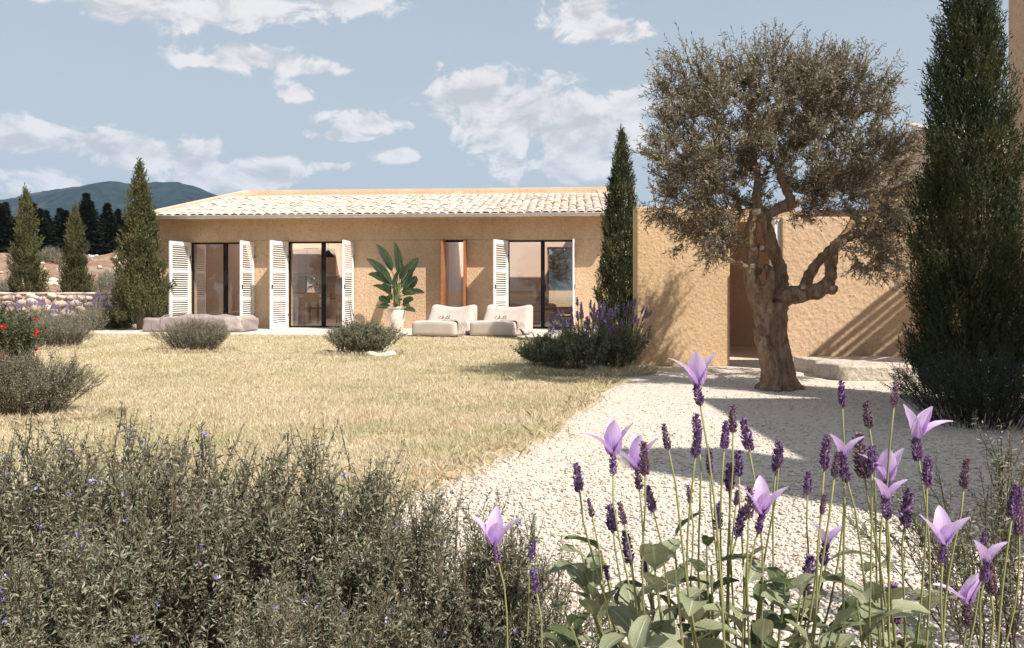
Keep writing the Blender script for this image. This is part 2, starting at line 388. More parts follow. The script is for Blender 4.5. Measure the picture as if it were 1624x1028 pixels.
def stone_mat():
    m, nt, b = new_mat('rubble_stone'); v = coord(nt, False); oi = N(nt, 'ShaderNodeObjectInfo')
    c = ramp_n(nt, oi.outputs['Random'], [(0, (.42, .31, .25)), (.4, (.55, .44, .37)), (.7, (.60, .52, .46)), (1, (.44, .36, .31))])
    n = noise_n(nt, v, 11, 8, .7); c = mix_n(nt, maprange_n(nt, n, .45, .7, 0, .6), c, (.33, .26, .21))
    nt.links.new(c, b.inputs['Base Color']); b.inputs['Roughness'].default_value = .95; bump_n(nt, b, n, .6, .04); return m
STONE = stone_mat()
def bark_mat(name, c1, c2, c3):
    m, nt, b = new_mat(name); v = coord(nt, False)
    s = vec_n(nt, 'MULTIPLY', v, (1, 1, .28)); n = noise_n(nt, s, 16, 8, .7, .8); n2 = noise_n(nt, s, 70, 6, .7); n3 = noise_n(nt, v, 4, 4, .6)
    c = mix_n(nt, maprange_n(nt, n, .35, .65), c1, c2); c = mix_n(nt, maprange_n(nt, n3, .5, .7, 0, .7), c, c3)
    nt.links.new(c, b.inputs['Base Color']); b.inputs['Roughness'].default_value = .95; b.inputs['Specular IOR Level'].default_value = .1
    bump_n(nt, b, math_n(nt, 'ADD', n, math_n(nt, 'MULTIPLY', n2, .5)), .95, .05); return m
BARK = bark_mat('olive_bark', (.20, .125, .08), (.44, .31, .215), (.40, .25, .155))
TWIGB = bark_mat('twig_bark', (.15, .105, .07), (.25, .18, .12), (.20, .125, .08))
CUTW = plain('pale_cut_wood', (.42, .33, .26), .8)
OLIVE = foliage('olive_leaf', [(.095, .076, .045), (.175, .143, .088), (.24, .202, .132), (.34, .30, .215)], .5, .2)
CYP = foliage('cypress_leaf', [(.04, .045, .018), (.075, .08, .03), (.115, .115, .042), (.17, .155, .06)], .7, .15, 2.0)
CYPD = foliage('shaded_cypress_leaf', [(.024, .034, .014), (.044, .058, .022), (.07, .084, .03), (.115, .12, .044)], .7, .15, 2.5)  # darker cypress green, shade on the right-hand tree put into the colour
PINE = foliage('pine_leaf', [(.007, .012, .007), (.013, .022, .011), (.022, .034, .015)], .8, .1)
ROSE = foliage('grey_green_leaf', [(.10, .106, .062), (.175, .178, .115), (.25, .248, .17), (.345, .335, .25)], .6, .2)
ROSED = foliage('dark_rosemary_leaf', [(.035, .046, .03), (.06, .074, .048), (.09, .105, .07)], .6, .2)
SILVER = foliage('silver_bush_leaf', [(.13, .128, .09), (.20, .195, .145), (.28, .27, .205), (.36, .34, .265)], .65, .2)
SAGE = foliage('sage_leaf_small', [(.12, .125, .075), (.19, .195, .12), (.26, .26, .175)], .6, .2)
LAVG = foliage('lavender_leaf', [(.11, .13, .08), (.22, .24, .15), (.34, .355, .235)], .6, .25)
DEEP = foliage('deep_green_leaf', [(.045, .06, .03), (.085, .11, .05), (.15, .175, .09)], .55, .25)
STEMM = foliage('green_stem', [(.19, .20, .075), (.27, .265, .115)], .6, .1)
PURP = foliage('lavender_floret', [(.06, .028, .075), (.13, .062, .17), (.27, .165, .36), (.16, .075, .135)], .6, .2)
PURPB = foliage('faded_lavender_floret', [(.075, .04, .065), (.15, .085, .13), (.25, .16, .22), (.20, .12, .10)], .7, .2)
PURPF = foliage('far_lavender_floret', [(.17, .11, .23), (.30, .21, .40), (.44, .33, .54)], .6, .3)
BLUEF = foliage('small_blue_flower', [(.16, .15, .55), (.36, .34, .72), (.62, .60, .82)], .6, .3)
REDF = foliage('red_blossom', [(.45, .02, .015), (.65, .05, .03)], .5, .25)
WHITEFL = foliage('white_blossom', [(.7, .68, .66), (.8, .78, .76)], .5, .25)
def petal_mat():
    m, nt, b = new_mat('lilac_petal'); v = N(nt, 'ShaderNodeTexCoord').outputs['Object']
    sx = N(nt, 'ShaderNodeSeparateXYZ'); nt.links.new(v, sx.inputs[0])
    w = noise_n(nt, vec_n(nt, 'MULTIPLY', v, (420, 420, 12)), 1, 3, .5)
    c = ramp_n(nt, maprange_n(nt, sx.outputs[2], 0, .075), [(0, (.34, .16, .48)), (.45, (.58, .38, .72)), (1, (.70, .54, .80))])
    c = mix_n(nt, maprange_n(nt, w, .4, .65, 0, .45), c, (.80, .70, .86))
    nt.links.new(c, b.inputs['Base Color']); b.inputs['Roughness'].default_value = .5
    tr = N(nt, 'ShaderNodeBsdfTranslucent'); nt.links.new(c, tr.inputs[0]); mx = N(nt, 'ShaderNodeMixShader'); mx.inputs[0].default_value = .35
    nt.links.new(b.outputs[0], mx.inputs[1]); nt.links.new(tr.outputs[0], mx.inputs[2]); nt.links.new(mx.outputs[0], nt.nodes['Material Output'].inputs[0]); return m
PETAL = petal_mat()
def broadleaf(name, c1, c2, vein, trans=.25, rough=.5):
    """leaf with a midrib and side veins in its own u (x across), v (z along) object space"""
    m, nt, b = new_mat(name); v = N(nt, 'ShaderNodeTexCoord').outputs['UV']; oi = N(nt, 'ShaderNodeObjectInfo')
    sx = N(nt, 'ShaderNodeSeparateXYZ'); nt.links.new(v, sx.inputs[0])
    ax = math_n(nt, 'ABSOLUTE', math_n(nt, 'SUBTRACT', sx.outputs[0], .5))
    side = math_n(nt, 'ABSOLUTE', math_n(nt, 'SINE', math_n(nt, 'MULTIPLY', math_n(nt, 'SUBTRACT', sx.outputs[1], math_n(nt, 'MULTIPLY', ax, .45)), 34)))
    rib = math_n(nt, 'MAXIMUM', maprange_n(nt, ax, .05, .015), maprange_n(nt, side, .22, .05, 0, .55))
    c = mix_n(nt, oi.outputs['Random'], c1, c2); n = noise_n(nt, v, 9, 5)
    c = mix_n(nt, maprange_n(nt, n, .45, .75, 0, .35), c, [x*.6 for x in c1]); c = mix_n(nt, rib, c, vein)
    nt.links.new(c, b.inputs['Base Color']); b.inputs['Roughness'].default_value = rough
    bump_n(nt, b, math_n(nt, 'ADD', rib, n), .35, .004)
    tr = N(nt, 'ShaderNodeBsdfTranslucent'); nt.links.new(c, tr.inputs[0]); mx = N(nt, 'ShaderNodeMixShader'); mx.inputs[0].default_value = trans
    nt.links.new(b.outputs[0], mx.inputs[1]); nt.links.new(tr.outputs[0], mx.inputs[2]); nt.links.new(mx.outputs[0], nt.nodes['Material Output'].inputs[0]); return m
SAGEL = broadleaf('broad_sage_leaf', (.20, .225, .125), (.30, .31, .19), (.40, .42, .26))
DARKL = broadleaf('broad_dark_leaf', (.05, .075, .025), (.10, .13, .05), (.16, .19, .09))
BANANA = broadleaf('banana_leaf', (.035, .075, .032), (.06, .11, .05), (.22, .28, .16), .15, .35)
POTM = plain('limewashed_clay', (.72, .60, .50), .9, var=.14, scale=7, bump=.3, bscale=30)
REED = plain('dry_reed', (.42, .30, .17), .8, var=.25)
TERRA = plain('terracotta_earth', (.40, .245, .16), 1, var=.15, bump=.5, bscale=25)
ROCKM = plain('pale_rock', (.60, .53, .45), .95, var=.15, bump=.8, bscale=14)

# ------------------------------------------------------------------ the setting
def flat_poly(pts, z, thick=0):
    mb = MB(); n = len(pts); V = [(x, y, z) for x, y in pts]
    if not thick: return mb.add(V, [tuple(range(n))])
    V += [(x, y, z - thick) for x, y in pts]
    return mb.add(V, [tuple(range(n))] + [(i, i+n, (i+1) % n + n, (i+1) % n) for i in range(n)])
struct('ground', flat_poly([(-3300, -3300), (3300, -3300), (3300, 3300), (-3300, 3300)], -.012), GM['earth'])

# edge between the dry lawn and the gravel path, from the bushes by the wall to the foreground
EDGE_PX = [(1012, 575), (1000, 586), (978, 606), (955, 622), (935, 640), (900, 662), (868, 690), (845, 704), (800, 722), (765, 737), (735, 752), (690, 768), (640, 790), (560, 830)]
EDGE = [((x - 812) / F * (F / (y - HZ)), F / (y - HZ)) for x, y in EDGE_PX]
rj = random.Random(3); E2 = []
for (a, b) in zip(EDGE[:-1], EDGE[1:]):
    for t in np.linspace(0, 1, 6)[:-1]:
        E2.append((a[0]+(b[0]-a[0])*t + rj.uniform(-.05, .05), a[1]+(b[1]-a[1])*t + rj.uniform(-.05, .05)))
E2.append(EDGE[-1])
LAWN = [(-30, 2.2), (-1.2, 2.2)] + E2[::-1] + [(1.75, 11.2), (2.2, 16.5), (-10.2, 18.1), (-13, 20.5), (-30, 20.5)]
struct('lawn', flat_poly(LAWN, .008, .03), GM['lawn'])
struct('gravel_path', flat_poly([(-6, -6), (30, -6), (30, 15.5), (1.7, 15.5), (1.6, 11.5), (.5, 9), (-.9, 4.6), (-6, 2.1)], -.004), GM['gravel'])
struct('patio', flat_poly([(-10.6, 18.0), (-3.2, 17.3), (2.4, 16.2), (3.4, 20.2), (-8.9, 21.2), (-10.2, 20.0)], .022, .05), GM['patio'])
mb = MB(); rp = random.Random(9); pts = [(4.55 + math.cos(a)*(1.0+rp.uniform(-.2, .2)), 5.0 + math.sin(a)*(.28+rp.uniform(-.05, .05))) for a in np.linspace(0, 2*math.pi, 22)[:-1]]
struct('earth_patch', flat_poly(pts, .004), TERRA)

def inside(poly, X, Y):
    poly = np.asarray(poly); r = np.zeros(len(X), bool); j = len(poly) - 1
    for i in range(len(poly)):
        xi, yi = poly[i]; xj, yj = poly[j]
        c = ((yi > Y) != (yj > Y)) & (X < (xj-xi)*(Y-yi)/(yj-yi+1e-12)+xi); r ^= c; j = i
    return r
# red stony bank behind the low wall
nx, ny = 90, 70; X, Y = np.meshgrid(np.linspace(-75, -10.6, nx), np.linspace(21.7, 90, ny), indexing='ij')
def sst(a, b, x): t = np.clip((x-a)/(b-a), 0, 1); return t*t*(3-2*t)
def bank_z(X, Y):
    z = .42 + 2.75 * sst(21.5, 50, Y) - 1.6*sst(56, 80, Y)
    z = z + .16*np.sin(X*1.7+Y*.6)*sst(22, 28, Y) + .10*np.sin(X*4.1-Y*2.3)*sst(22, 25, Y) + .06*np.sin(X*9+Y*7)
    return z * sst(-10.6, -12.2, X) - .05
Z = bank_z(X, Y); i = (np.arange(nx-1)[:, None]*ny + np.arange(ny-1)[None]).ravel()
bank = MB().add(np.stack([X, Y, Z], -1).reshape(-1, 3), np.stack([i, i+ny, i+ny+1, i+1], -1)); struct('slope', bank, GM['bank'], True)
# blue scrub-covered mountain and lower hills along the horizon
prof = [(-1400, 400), (-700, 372), (-300, 335), (-100, 322), (0, 315), (60, 309), (110, 301), (150, 297), (178, 293), (205, 299), (235, 301), (285, 298), (320, 312), (400, 338), (520, 372), (700, 400), (1000, 420), (1624, 425), (2400, 420), (3600, 428)]
pxs = np.linspace(-1400, 3600, 420); top = np.interp(pxs, [p[0] for p in prof], [p[1] for p in prof])
nr = 60; Vm = np.zeros((len(pxs), nr, 3)); rm = np.random.default_rng(4)
def vnoise(x, y, seed):
    g = np.random.default_rng(seed).random((64, 64)); xi = np.floor(x).astype(int); yi = np.floor(y).astype(int); fx = x-xi; fy = y-yi
    fx = fx*fx*(3-2*fx); fy = fy*fy*(3-2*fy)
    return (g[xi % 64, yi % 64]*(1-fx)+g[(xi+1) % 64, yi % 64]*fx)*(1-fy)+(g[xi % 64, (yi+1) % 64]*(1-fx)+g[(xi+1) % 64, (yi+1) % 64]*fx)*fy
for j in range(nr):
    t = j/(nr-1); d = 1100 + 1500*t
    H = (HZ-top)/F*2600
    h = H*(sst(0, 1, np.full_like(pxs, t))*.85 + .15*t)
    xx = (pxs-812)/F*d
    ridge = sum(vnoise(xx/s+7, np.full_like(xx, d/s*.7), k)*a for k, (s, a) in enumerate(((420, 1), (180, .5), (80, .25), (35, .14))))
    h = h*(1+(ridge-.95)*.55*(1-t)**.6*min(1, t*4)) + (vnoise(xx/25, np.full_like(xx, d/25.), 9)-.5)*7*min(1, t*3)
    Vm[:, j] = np.stack([xx, np.full_like(xx, d), h-3], -1)
i = (np.arange(len(pxs)-1)[:, None]*nr + np.arange(nr-1)[None]).ravel()
struct('hills', MB().add(Vm.reshape(-1, 3), np.stack([i, i+nr, i+nr+1, i+1], -1)), GM['mountain'], True)
# ------------------------------------------------------------------ the villa (local x along the facade, y into the house)
VROT = -R(4.4)
villa = thing('villa', 'long low ochre plastered villa with pale tiled roof and white louvred shutters', 'house', (-9.37, 20.8, 0), VROT)
VM = Matrix.Translation((-9.37, 20.8, 0)) @ Matrix.Rotation(VROT, 4, 'Z')
def vloc(x, y, z=0): return VM @ Vector((x, y, z))
W_, DEP = 12.08, 5.9
OPEN = [(1.0, 2.7, 2.24), (3.6, 5.32, 2.25), (7.65, 8.25, 2.27), (9.29, 10.95, 2.26)]
def zr(y): return 2.86 + .2175*(y + .5)
def xr(y): return W_ + .115*max(y, 0)
# lower front wall: the piers between the openings, standing back behind the deep lintel band
mb = MB(); xs = [0] + [v for o in OPEN for v in o[:2]] + [W_]
for a, b in zip(xs[0::2], xs[1::2]): mb.box(a, b, .035, .36, 0, 2.277)
for a, b, t in OPEN: mb.box(a, b, .036, .358, t, 2.277)
mb.box(7.65, 8.25, .036, .358, 0, .08)
obj('wall', mb, OCHRE, villa)
obj('lintel_band', MB().box(-.002, W_+.002, 0, .37, 2.28, 2.93), OCHRE, villa)
# side and rear walls with sloping tops
mb = MB()
mb.add([(0,.372,0),(.35,.372,0),(.35,DEP,0),(0,DEP,0),(0,.372,zr(.37)-.06),(.35,.372,zr(.37)-.06),(.35,DEP,zr(DEP)-.06),(0,DEP,zr(DEP)-.06)], [(0,3,2,1),(4,5,6,7),(0,1,5,4),(1,2,6,5),(2,3,7,6),(3,0,4,7)])
x1 = xr(DEP); mb.add([(W_-.35,.372,0),(W_,.372,0),(x1,DEP,0),(x1-.35,DEP,0),(W_-.35,.372,zr(.37)-.06),(W_,.372,zr(.37)-.06),(x1,DEP,zr(DEP)-.06),(x1-.35,DEP,zr(DEP)-.06)], [(0,3,2,1),(4,5,6,7),(0,1,5,4),(1,2,6,5),(2,3,7,6),(3,0,4,7)])
obj('side_wall', mb, OCHRE, villa)
BACK = [(.7, 1.5), (2.1, 2.62), (4.1, 7.0), (10.1, 11.35)]  # the openings out of view are added to let light into the rooms
mb = MB(); xs = [.352] + [v for o in BACK for v in o] + [x1-.352]
for a, b in zip(xs[0::2], xs[1::2]): mb.box(a, b, DEP-.33, DEP-.002, 0, 2.378)
mb.box(.352, x1-.352, DEP-.331, DEP-.001, 2.38, zr(DEP)-.12)
for a, b in BACK: mb.box(a, b, DEP-.32, DEP-.02, 0, .12)
obj('rear_wall', mb, INNER, villa)
mb = MB(); mb.box(.353, .375, .38, DEP-.335, 0, 2.7); mb.box(W_-.38, W_-.353, .38, DEP-.6, 0, 2.7)
mb.box(7.2, 7.32, .375, DEP-.335, 0, 2.7); obj('inner_wall', mb, INNER, villa)
obj('ceiling', MB().box(.37, W_-.3,   .375, 2.9, 2.702, 2.74), INNER, villa)
obj('inner_floor', MB().box(.1, W_-.1, .1, DEP-.05, .0, .035), INFLOOR, villa)
for a, b in BACK:
    f = MB()
    f.box(a, a+.05, DEP-.2, DEP-.14, .12, 2.38).box(b-.05, b, DEP-.2, DEP-.14, .12, 2.38).box(a+.05, b-.05, DEP-.2, DEP-.14, 2.33, 2.38).box(a+.05, b-.05, DEP-.2, DEP-.14, .12, .17)
    w = obj('rear_window', f, WOOD, villa)
    obj('pane', MB().box(a+.05, b-.05, DEP-.172, DEP-.166, .17, 2.33), GLASS, w)
# glazed sliding doors
for (a, b, t) in (OPEN[0], OPEN[1], OPEN[3]):
    y0, y1 = .09, .15; f = MB(); m = a + (b-a)*.53
    f.box(a, a+.035, y0, y1, .035, t).box(b-.035, b, y0, y1, .035, t).box(a+.035, b-.035, y0, y1, t-.045, t).box(a+.035, b-.035, y0, y1, .035, .075).box(m-.05, m+.05, y0-.01, y1+.01, .075, t-.045)
    dr = obj('glass_door', f, DARKF, villa)
    for p, q in ((a+.035, m-.05), (m+.05, b-.035)): obj('pane', MB().box(p, q, .117, .123, .075, t-.045), GLASS, dr)
    obj('door_handle', MB().box(m+.06, m+.08, .05, .08, .95, 1.15), DARKF, dr)
# tall narrow window between two wooden boards
a, b, t = OPEN[2]; f = MB()
f.box(a, a+.04, .10, .16, .08, t).box(b-.04, b, .10, .16, .08, t).box(a+.04, b-.04, .10, .16, t-.05, t).box(a+.04, b-.04, .10, .16, .08, .13)
w = obj('narrow_window', f, DARKF, villa); obj('pane', MB().box(a+.04, b-.04, .127, .133, .13, t-.05), GLASS, w)
for k, (x0, x1_, an) in enumerate(((a-.005, a+.045, 0), (b-.045, b+.005, 0))):
    obj('wooden_shutter', MB().box(x0, x1_, -.33, .095, .05, t+.005), WOOD, villa)
# white louvred shutters
sw, sh = .84, 2.2; fr = MB(); st = .085
fr.box(0, st, -.02, .02, 0, sh).box(sw-st, sw, -.02, .02, 0, sh)
zs = [0, .10, .685, .775, 1.36, 1.45, 2.08, 2.2]; zs = [0, .11, .70, .79, 1.40, 1.49, 2.10, 2.2]
for z0, z1 in zip(zs[0::2], zs[1::2]): fr.box(st, sw-st, -.02, .02, z0, z1)
fr_me = fr.mesh('shutter'); fr_me.materials.append(WHITEP)
sl = MB(); c, s_ = math.cos(R(-30)), math.sin(R(-30)); hw, ht = .0205, .004
cr = [(-hw, -ht), (hw, -ht), (hw, ht), (-hw, ht)]; cr = [(p*c - q*s_, p*s_ + q*c) for p, q in cr]
V = [(x, p, q) for x in (st, sw-st) for p, q in cr]; sl.add(V, [(0,1,2,3),(7,6,5,4),(0,4,5,1),(1,5,6,2),(2,6,7,3),(3,7,4,0)])
sl_me = sl.mesh('slat'); sl_me.materials.append(WHITEP)
hd = MB().box(sw-.05, sw-.02, -.04, .04, 1.0, 1.1).box(.0, .03, -.028, .028, .3, .36).box(.0, .03, -.028, .028, 1.8, 1.86); hd_me = hd.mesh('latch'); hd_me.materials.append(DARKF)
for (hx, ang) in ((1.0, -98), (2.7, -89), (3.6, -99), (5.32, -91), (9.29, -109), (10.95, -90.5)):
    s = obj('shutter', fr_me, WHITEP, villa, (hx, -.01, .03), (0, 0, R(ang)))
    for z0, z1 in zip(zs[1::2], zs[2::2]):
        n = 11
        for k in range(n): obj('slat', sl_me, WHITEP, s, (0, 0, z0 + (k+.5)*(z1-z0)/n))
    obj('latch', hd_me, DARKF, s)
# roof: sloping deck, clay tiles, parapets, gutter
y0, y1 = -.52, DEP; th = .09
def deckV(z): return [(-.02, y0, zr(y0)+z), (xr(0)+.12, y0, zr(y0)+z), (xr(y1)+.12, y1, zr(y1)+z), (-.02, y1, zr(y1)+z)]
ADDED_SKYL = [(.45, 7.1), (7.4, 11.7)]; SY0, SY1 = 4.2, 5.84  # unseen roof glazing added to brighten the rooms
def slab(x0, x1, ya, yb):
    V = [(x0, ya, zr(ya)-th), (x1, ya, zr(ya)-th), (x1, yb, zr(yb)-th), (x0, yb, zr(yb)-th), (x0, ya, zr(ya)), (x1, ya, zr(ya)), (x1, yb, zr(yb)), (x0, yb, zr(yb))]
    return V, [(0,3,2,1),(4,5,6,7),(0,1,5,4),(1,2,6,5),(2,3,7,6),(3,0,4,7)]
mb = MB(); V = deckV(-th); V2 = deckV(0); xe = xr(0)+.12
mb.add(*slab(-.02, xe, y0, SY0)); mb.add([(-.02, SY1, zr(SY1)-th), (xe+.4, SY1, zr(SY1)-th), (xr(y1)+.12, y1, zr(y1)-th), (-.02, y1, zr(y1)-th), (-.02, SY1, zr(SY1)), (xe+.4, SY1, zr(SY1)), (xr(y1)+.12, y1, zr(y1)), (-.02, y1, zr(y1))], [(0,3,2,1),(4,5,6,7),(0,1,5,4),(1,2,6,5),(2,3,7,6),(3,0,4,7)])
for q0, q1 in ((-.02, ADDED_SKYL[0][0]), (ADDED_SKYL[0][1], ADDED_SKYL[1][0]), (ADDED_SKYL[1][1], xe+.35)): mb.add(*slab(q0, q1, SY0, SY1))
roof = obj('roof', mb, OCHRE, villa)
for q0, q1 in ADDED_SKYL:
    V = [(q0, SY0, zr(SY0)-.02), (q1, SY0, zr(SY0)-.02), (q1, SY1, zr(SY1)-.02), (q0, SY1, zr(SY1)-.02)]; obj('added_skylight', MB().add(V, [(0, 1, 2, 3)]), GLASS, roof)
ang = math.atan(.2175); pitch, tl, ex = .213, .46, .36
def tile_geo(r0=.108, r1=.094):
    k = 6; th_ = np.linspace(0, math.pi, k+1); V = []
    for (yy, r, l) in ((0, r0, .012), (0, r0-.014, .012), (tl, r1, 0), (0, r0, .012)):
        V += [(math.cos(q)*r, yy, math.sin(q)*r*.46 + l) for q in th_]
    n = k+1; Fq = [(n*3+j+1, n*3+j, n*2+j, n*2+j+1) for j in range(k)] + [(j, j+1, n+j+1, n+j) for j in range(k)]
    return np.array(V), Fq
tV, tF = tile_geo(); t_me = MB().add(tV, tF).mesh('roof_tile'); t_me.materials.append(TILE)
rows = int((y1-y0)/math.cos(ang)/ex); mbr = MB(); cnt = 0; rt = random.Random(2); ca, sa = math.cos(ang), math.sin(ang)
for r in range(rows + 1):
    yl = y0 + .0 + r*ex*ca; ncol = int((xr(yl)+.1 - .2)/pitch)
    for cidx in range(ncol + 1):
        x = .27 + cidx*pitch + rt.uniform(-.012, .012); yy = yl + rt.uniform(-.02, .02); zz = zr(yy) + .012 + rt.uniform(0, .012); rz = rt.uniform(-.03, .03); tilt = ang + rt.uniform(-.01, .02)
        if yy + tl*ca > y1 + .1: continue
        if yy+tl*ca > SY0+.14: continue
        if cnt < 290:
            obj('roof_tile', t_me, TILE, roof, (x, yy, zz), (tilt, 0, rz)); cnt += 1
        else:
            c1, s1, c2, s2 = math.cos(tilt), math.sin(tilt), math.cos(rz), math.sin(rz)
            P = np.stack([tV[:, 0], tV[:, 1]*c1 - tV[:, 2]*s1, tV[:, 1]*s1 + tV[:, 2]*c1], -1)
            P = np.stack([P[:, 0]*c2 - P[:, 1]*s2 + x, P[:, 0]*s2 + P[:, 1]*c2 + yy, P[:, 2] + zz], -1); mbr.add(P, tF)
o = obj('upper_roof_tiles', mbr, TILE, roof); o['kind'] = 'stuff'
mb = MB(); w0, w1 = -.06, .17
V = [(w0, y0+.02, zr(y0)-.1), (w1, y0+.02, zr(y0)-.1), (w1, y1, zr(y1)-.1), (w0, y1, zr(y1)-.1), (w0, y0+.02, zr(y0)+.12), (w1, y0+.02, zr(y0)+.12), (w1, y1, zr(y1)+.088), (w0, y1, zr(y1)+.088)]
mb.add(V, [(0,3,2,1),(4,5,6,7),(0,1,5,4),(1,2,6,5),(2,3,7,6),(3,0,4,7)])
obj('gable_parapet', mb, COPING, villa)
obj('ridge_parapet', MB().box(-.06, xr(y1)+.16, y1+.002, y1+.24, 2.6, zr(y1)+.09), COPING, villa)
# verge tiles down the right-hand roof edge
for k in range(18):
    yy = y0 + k*ex*ca; obj('verge_tile', t_me, TILE, roof, (xr(yy)+.10, yy, zr(yy)+.04), (ang, R(20), 0), (1.15, 1, 1.2))
# half-round zinc gutter with brackets
prof = [(.075*math.cos(q), .075*math.sin(q)) for q in np.linspace(math.pi, 2*math.pi, 9)]
V = [(x, y0-.08+p, zr(y0)+.012+q) for x in (-.05, xr(0)+.14) for p, q in prof] ; n = 9
g = MB().add(V, [(j, j+1, n+j+1, n+j) for j in range(n-1)] + [tuple(range(n)), tuple(range(2*n-1, n-1, -1))])
g.tube([(-.05, y0-.157, zr(y0)+.012), (xr(0)+.14, y0-.157, zr(y0)+.012)], .010, 6)
gt = obj('gutter', g, GUTTER, villa)
for k in range(9):
    x = .4 + k*1.38; obj('gutter_bracket', MB().add([(x+dx, y0-.08+1.06*p, zr(y0)+.012+1.06*q) for dx in (0, .03) for p, q in prof], [(j, j+1, n+j+1, n+j) for j in range(n-1)]), GUTTER, gt)

# ------------------------------------------------------------------ rooms seen through the glass
def in_villa(o): o.location = vloc(*o['_p']); o.rotation_euler = (0, 0, VROT + o['_r']); del o['_p']; del o['_r']; return o
def vthing(name, label, cat, x, y, rz=0, z=.036, group=None):
    p = vloc(x, y, z); return thing(name, label, cat, p, VROT + rz, group)
t = vthing('dining_table', 'brown wooden dining table behind the middle glass door', 'table', 3.95, 2.6)
obj('tabletop', MB().box(-.85, .85, -.45, .45, .70, .745), WOODT, t)
for sx in (-1, 1):
    for sy in (-1, 1): obj('leg', MB().box(sx*.78-.04, sx*.78+.04, sy*.38-.04, sy*.38+.04, 0, .698), WOODT, t)
def chair(x, y, rz, label):
    c = vthing('dining_chair', label, 'chair', x, y, rz, group='wooden chairs round the dining table')
    obj('seat', MB().box(-.22, .22, -.22, .22, .43, .465), WOODT, c)
    obj('backrest', MB().box(-.22, .22, .19, .225, .62, .84), WOODT, c)
    for sx in (-1, 1):
        obj('leg', MB().box(sx*.2-.02, sx*.2+.02, -.21, -.17, 0, .428), WOODT, c)
        obj('leg', MB().box(sx*.2-.02, sx*.2+.02, .185, .23, 0, .80), WOODT, c)
chair(2.75, 2.55, R(90), 'wooden dining chair at the left end of the table')
chair(3.65, 1.95, R(175), 'wooden dining chair on the near side of the table')
chair(4.55, 1.95, R(185), 'wooden dining chair near the door mullion, right of its neighbour')
chair(5.15, 2.6, R(-95), 'wooden dining chair at the right end of the table')
b = vthing('fruit_bowl', 'small round brown bowl on the dining table', 'bowl', 3.8, 2.7, 0, .782)
obj('bowl', MB().lathe([(0, 0), (.06, 0), (.12, .06), (.14, .12), (.13, .12), (.1, .05), (0, .02)], 18), WOODT, b, smooth=True)
k = vthing('kitchen_cabinet', 'pale wall cupboards hanging over the kitchen counter', 'cupboard', 2.35, 5.36, 0, 1.52)
obj('carcass', MB().box(-.95, .95, -.18, .2, 0, .82), INNER, k)
for q in range(4): obj('door', MB().box(-.93+q*.47, -.49+q*.47, -.205, -.182, .02, .8), INNER, k)
obj('shelf_rail', MB().box(-.97, .97, -.22, .2, -.06, -.005), WHITEI, k)
for q, xx in enumerate((-.55, .25, .8)):
    o = vthing('hanging_frame', ('white open frame hanging left under the kitchen cupboards', 'white open frame hanging between two others under the cupboards', 'white open frame hanging right under the kitchen cupboards')[q], 'frame', 2.35+xx, 5.2, 0, 1.19, 'white frames under the cupboards')
    obj('frame', MB().box(-.2, .2, -.02, .02, 0, .04).box(-.2, .2, -.02, .02, .22, .262).box(-.2, -.16, -.02, .02, .04, .22).box(.16, .2, -.02, .02, .04, .22), WHITEI, o)
k = vthing('kitchen_counter', 'white kitchen counter below the narrow rear window', 'counter', 2.35, 5.2)
obj('body', MB().box(-.5, .5, -.3, .3, 0, .84), WHITEI, k); obj('worktop', MB().box(-.52, .52, -.33, .32, .842, .88), WOODT, k)
p = vthing('pendant_lamp', 'dark pendant lamp on a thin cord above the dining table', 'lamp', 3.85, 2.6, 0, 1.95)
obj('shade', MB().lathe([(0, .2), (.03, .2), (.07, .14), (.16, .05), (.17, 0), (.15, .0), (.06, .12), (0, .13)], 20), DARKF, p, smooth=True)
obj('cord', MB().tube([(0, 0, .2), (0, 0, .75)], .006, 5), DARKF, p)
s = vthing('sofa', 'grey upholstered sofa behind the right-hand glass door', 'sofa', 9.55, 2.9, R(20))
def rb(size, r, loc=(0, 0, 0), n=6, deform=None):
    P, Fq = rbox(size, r, n, deform); return MB().add(P + np.array(loc), Fq)
obj('base', rb((1.6, .85, .28), .05, (0, 0, .06)), SOFAM, s, smooth=True)
obj('seat_cushion', rb((1.3, .75, .16), .06, (0, -.05, .34)), SOFAM, s, smooth=True)
obj('backrest', rb((1.6, .22, .5), .09, (0, .36, .3)), SOFAM, s, smooth=True)
for sx in (-1, 1): obj('armrest', rb((.18, .85, .38), .07, (sx*.74, 0, .2)), SOFAM, s, smooth=True)
o = vthing('wooden_bench', 'low brown upholstered bench inside the right-hand glass door', 'bench', 10.55, 1.9)
obj('seat', rb((.95, .5, .2), .06, (0, 0, .3)), WOODT, o, smooth=True)
for sx in (-1, 1): obj('leg', MB().box(sx*.38-.03, sx*.38+.03, -.2, .2, 0, .33), WOODT, o)
o = vthing('wall_shelf', 'short brown wall shelf above the grey sofa', 'shelf', 9.2, 5.42, 0, .9)
obj('board', MB().box(-.45, .45, -.12, .14, 0, .07), WOODT, o)
o = vthing('sideboard', 'pale sideboard behind the left-hand glass door', 'sideboard', 1.35, 4.2)
obj('body', MB().box(-.6, .6, -.22, .22, .08, .8), WHITEI, o)
for sx in (-1, 1): obj('leg', MB().box(sx*.5-.02, sx*.5+.02, -.2, .2, 0, .08), WOODT, o)

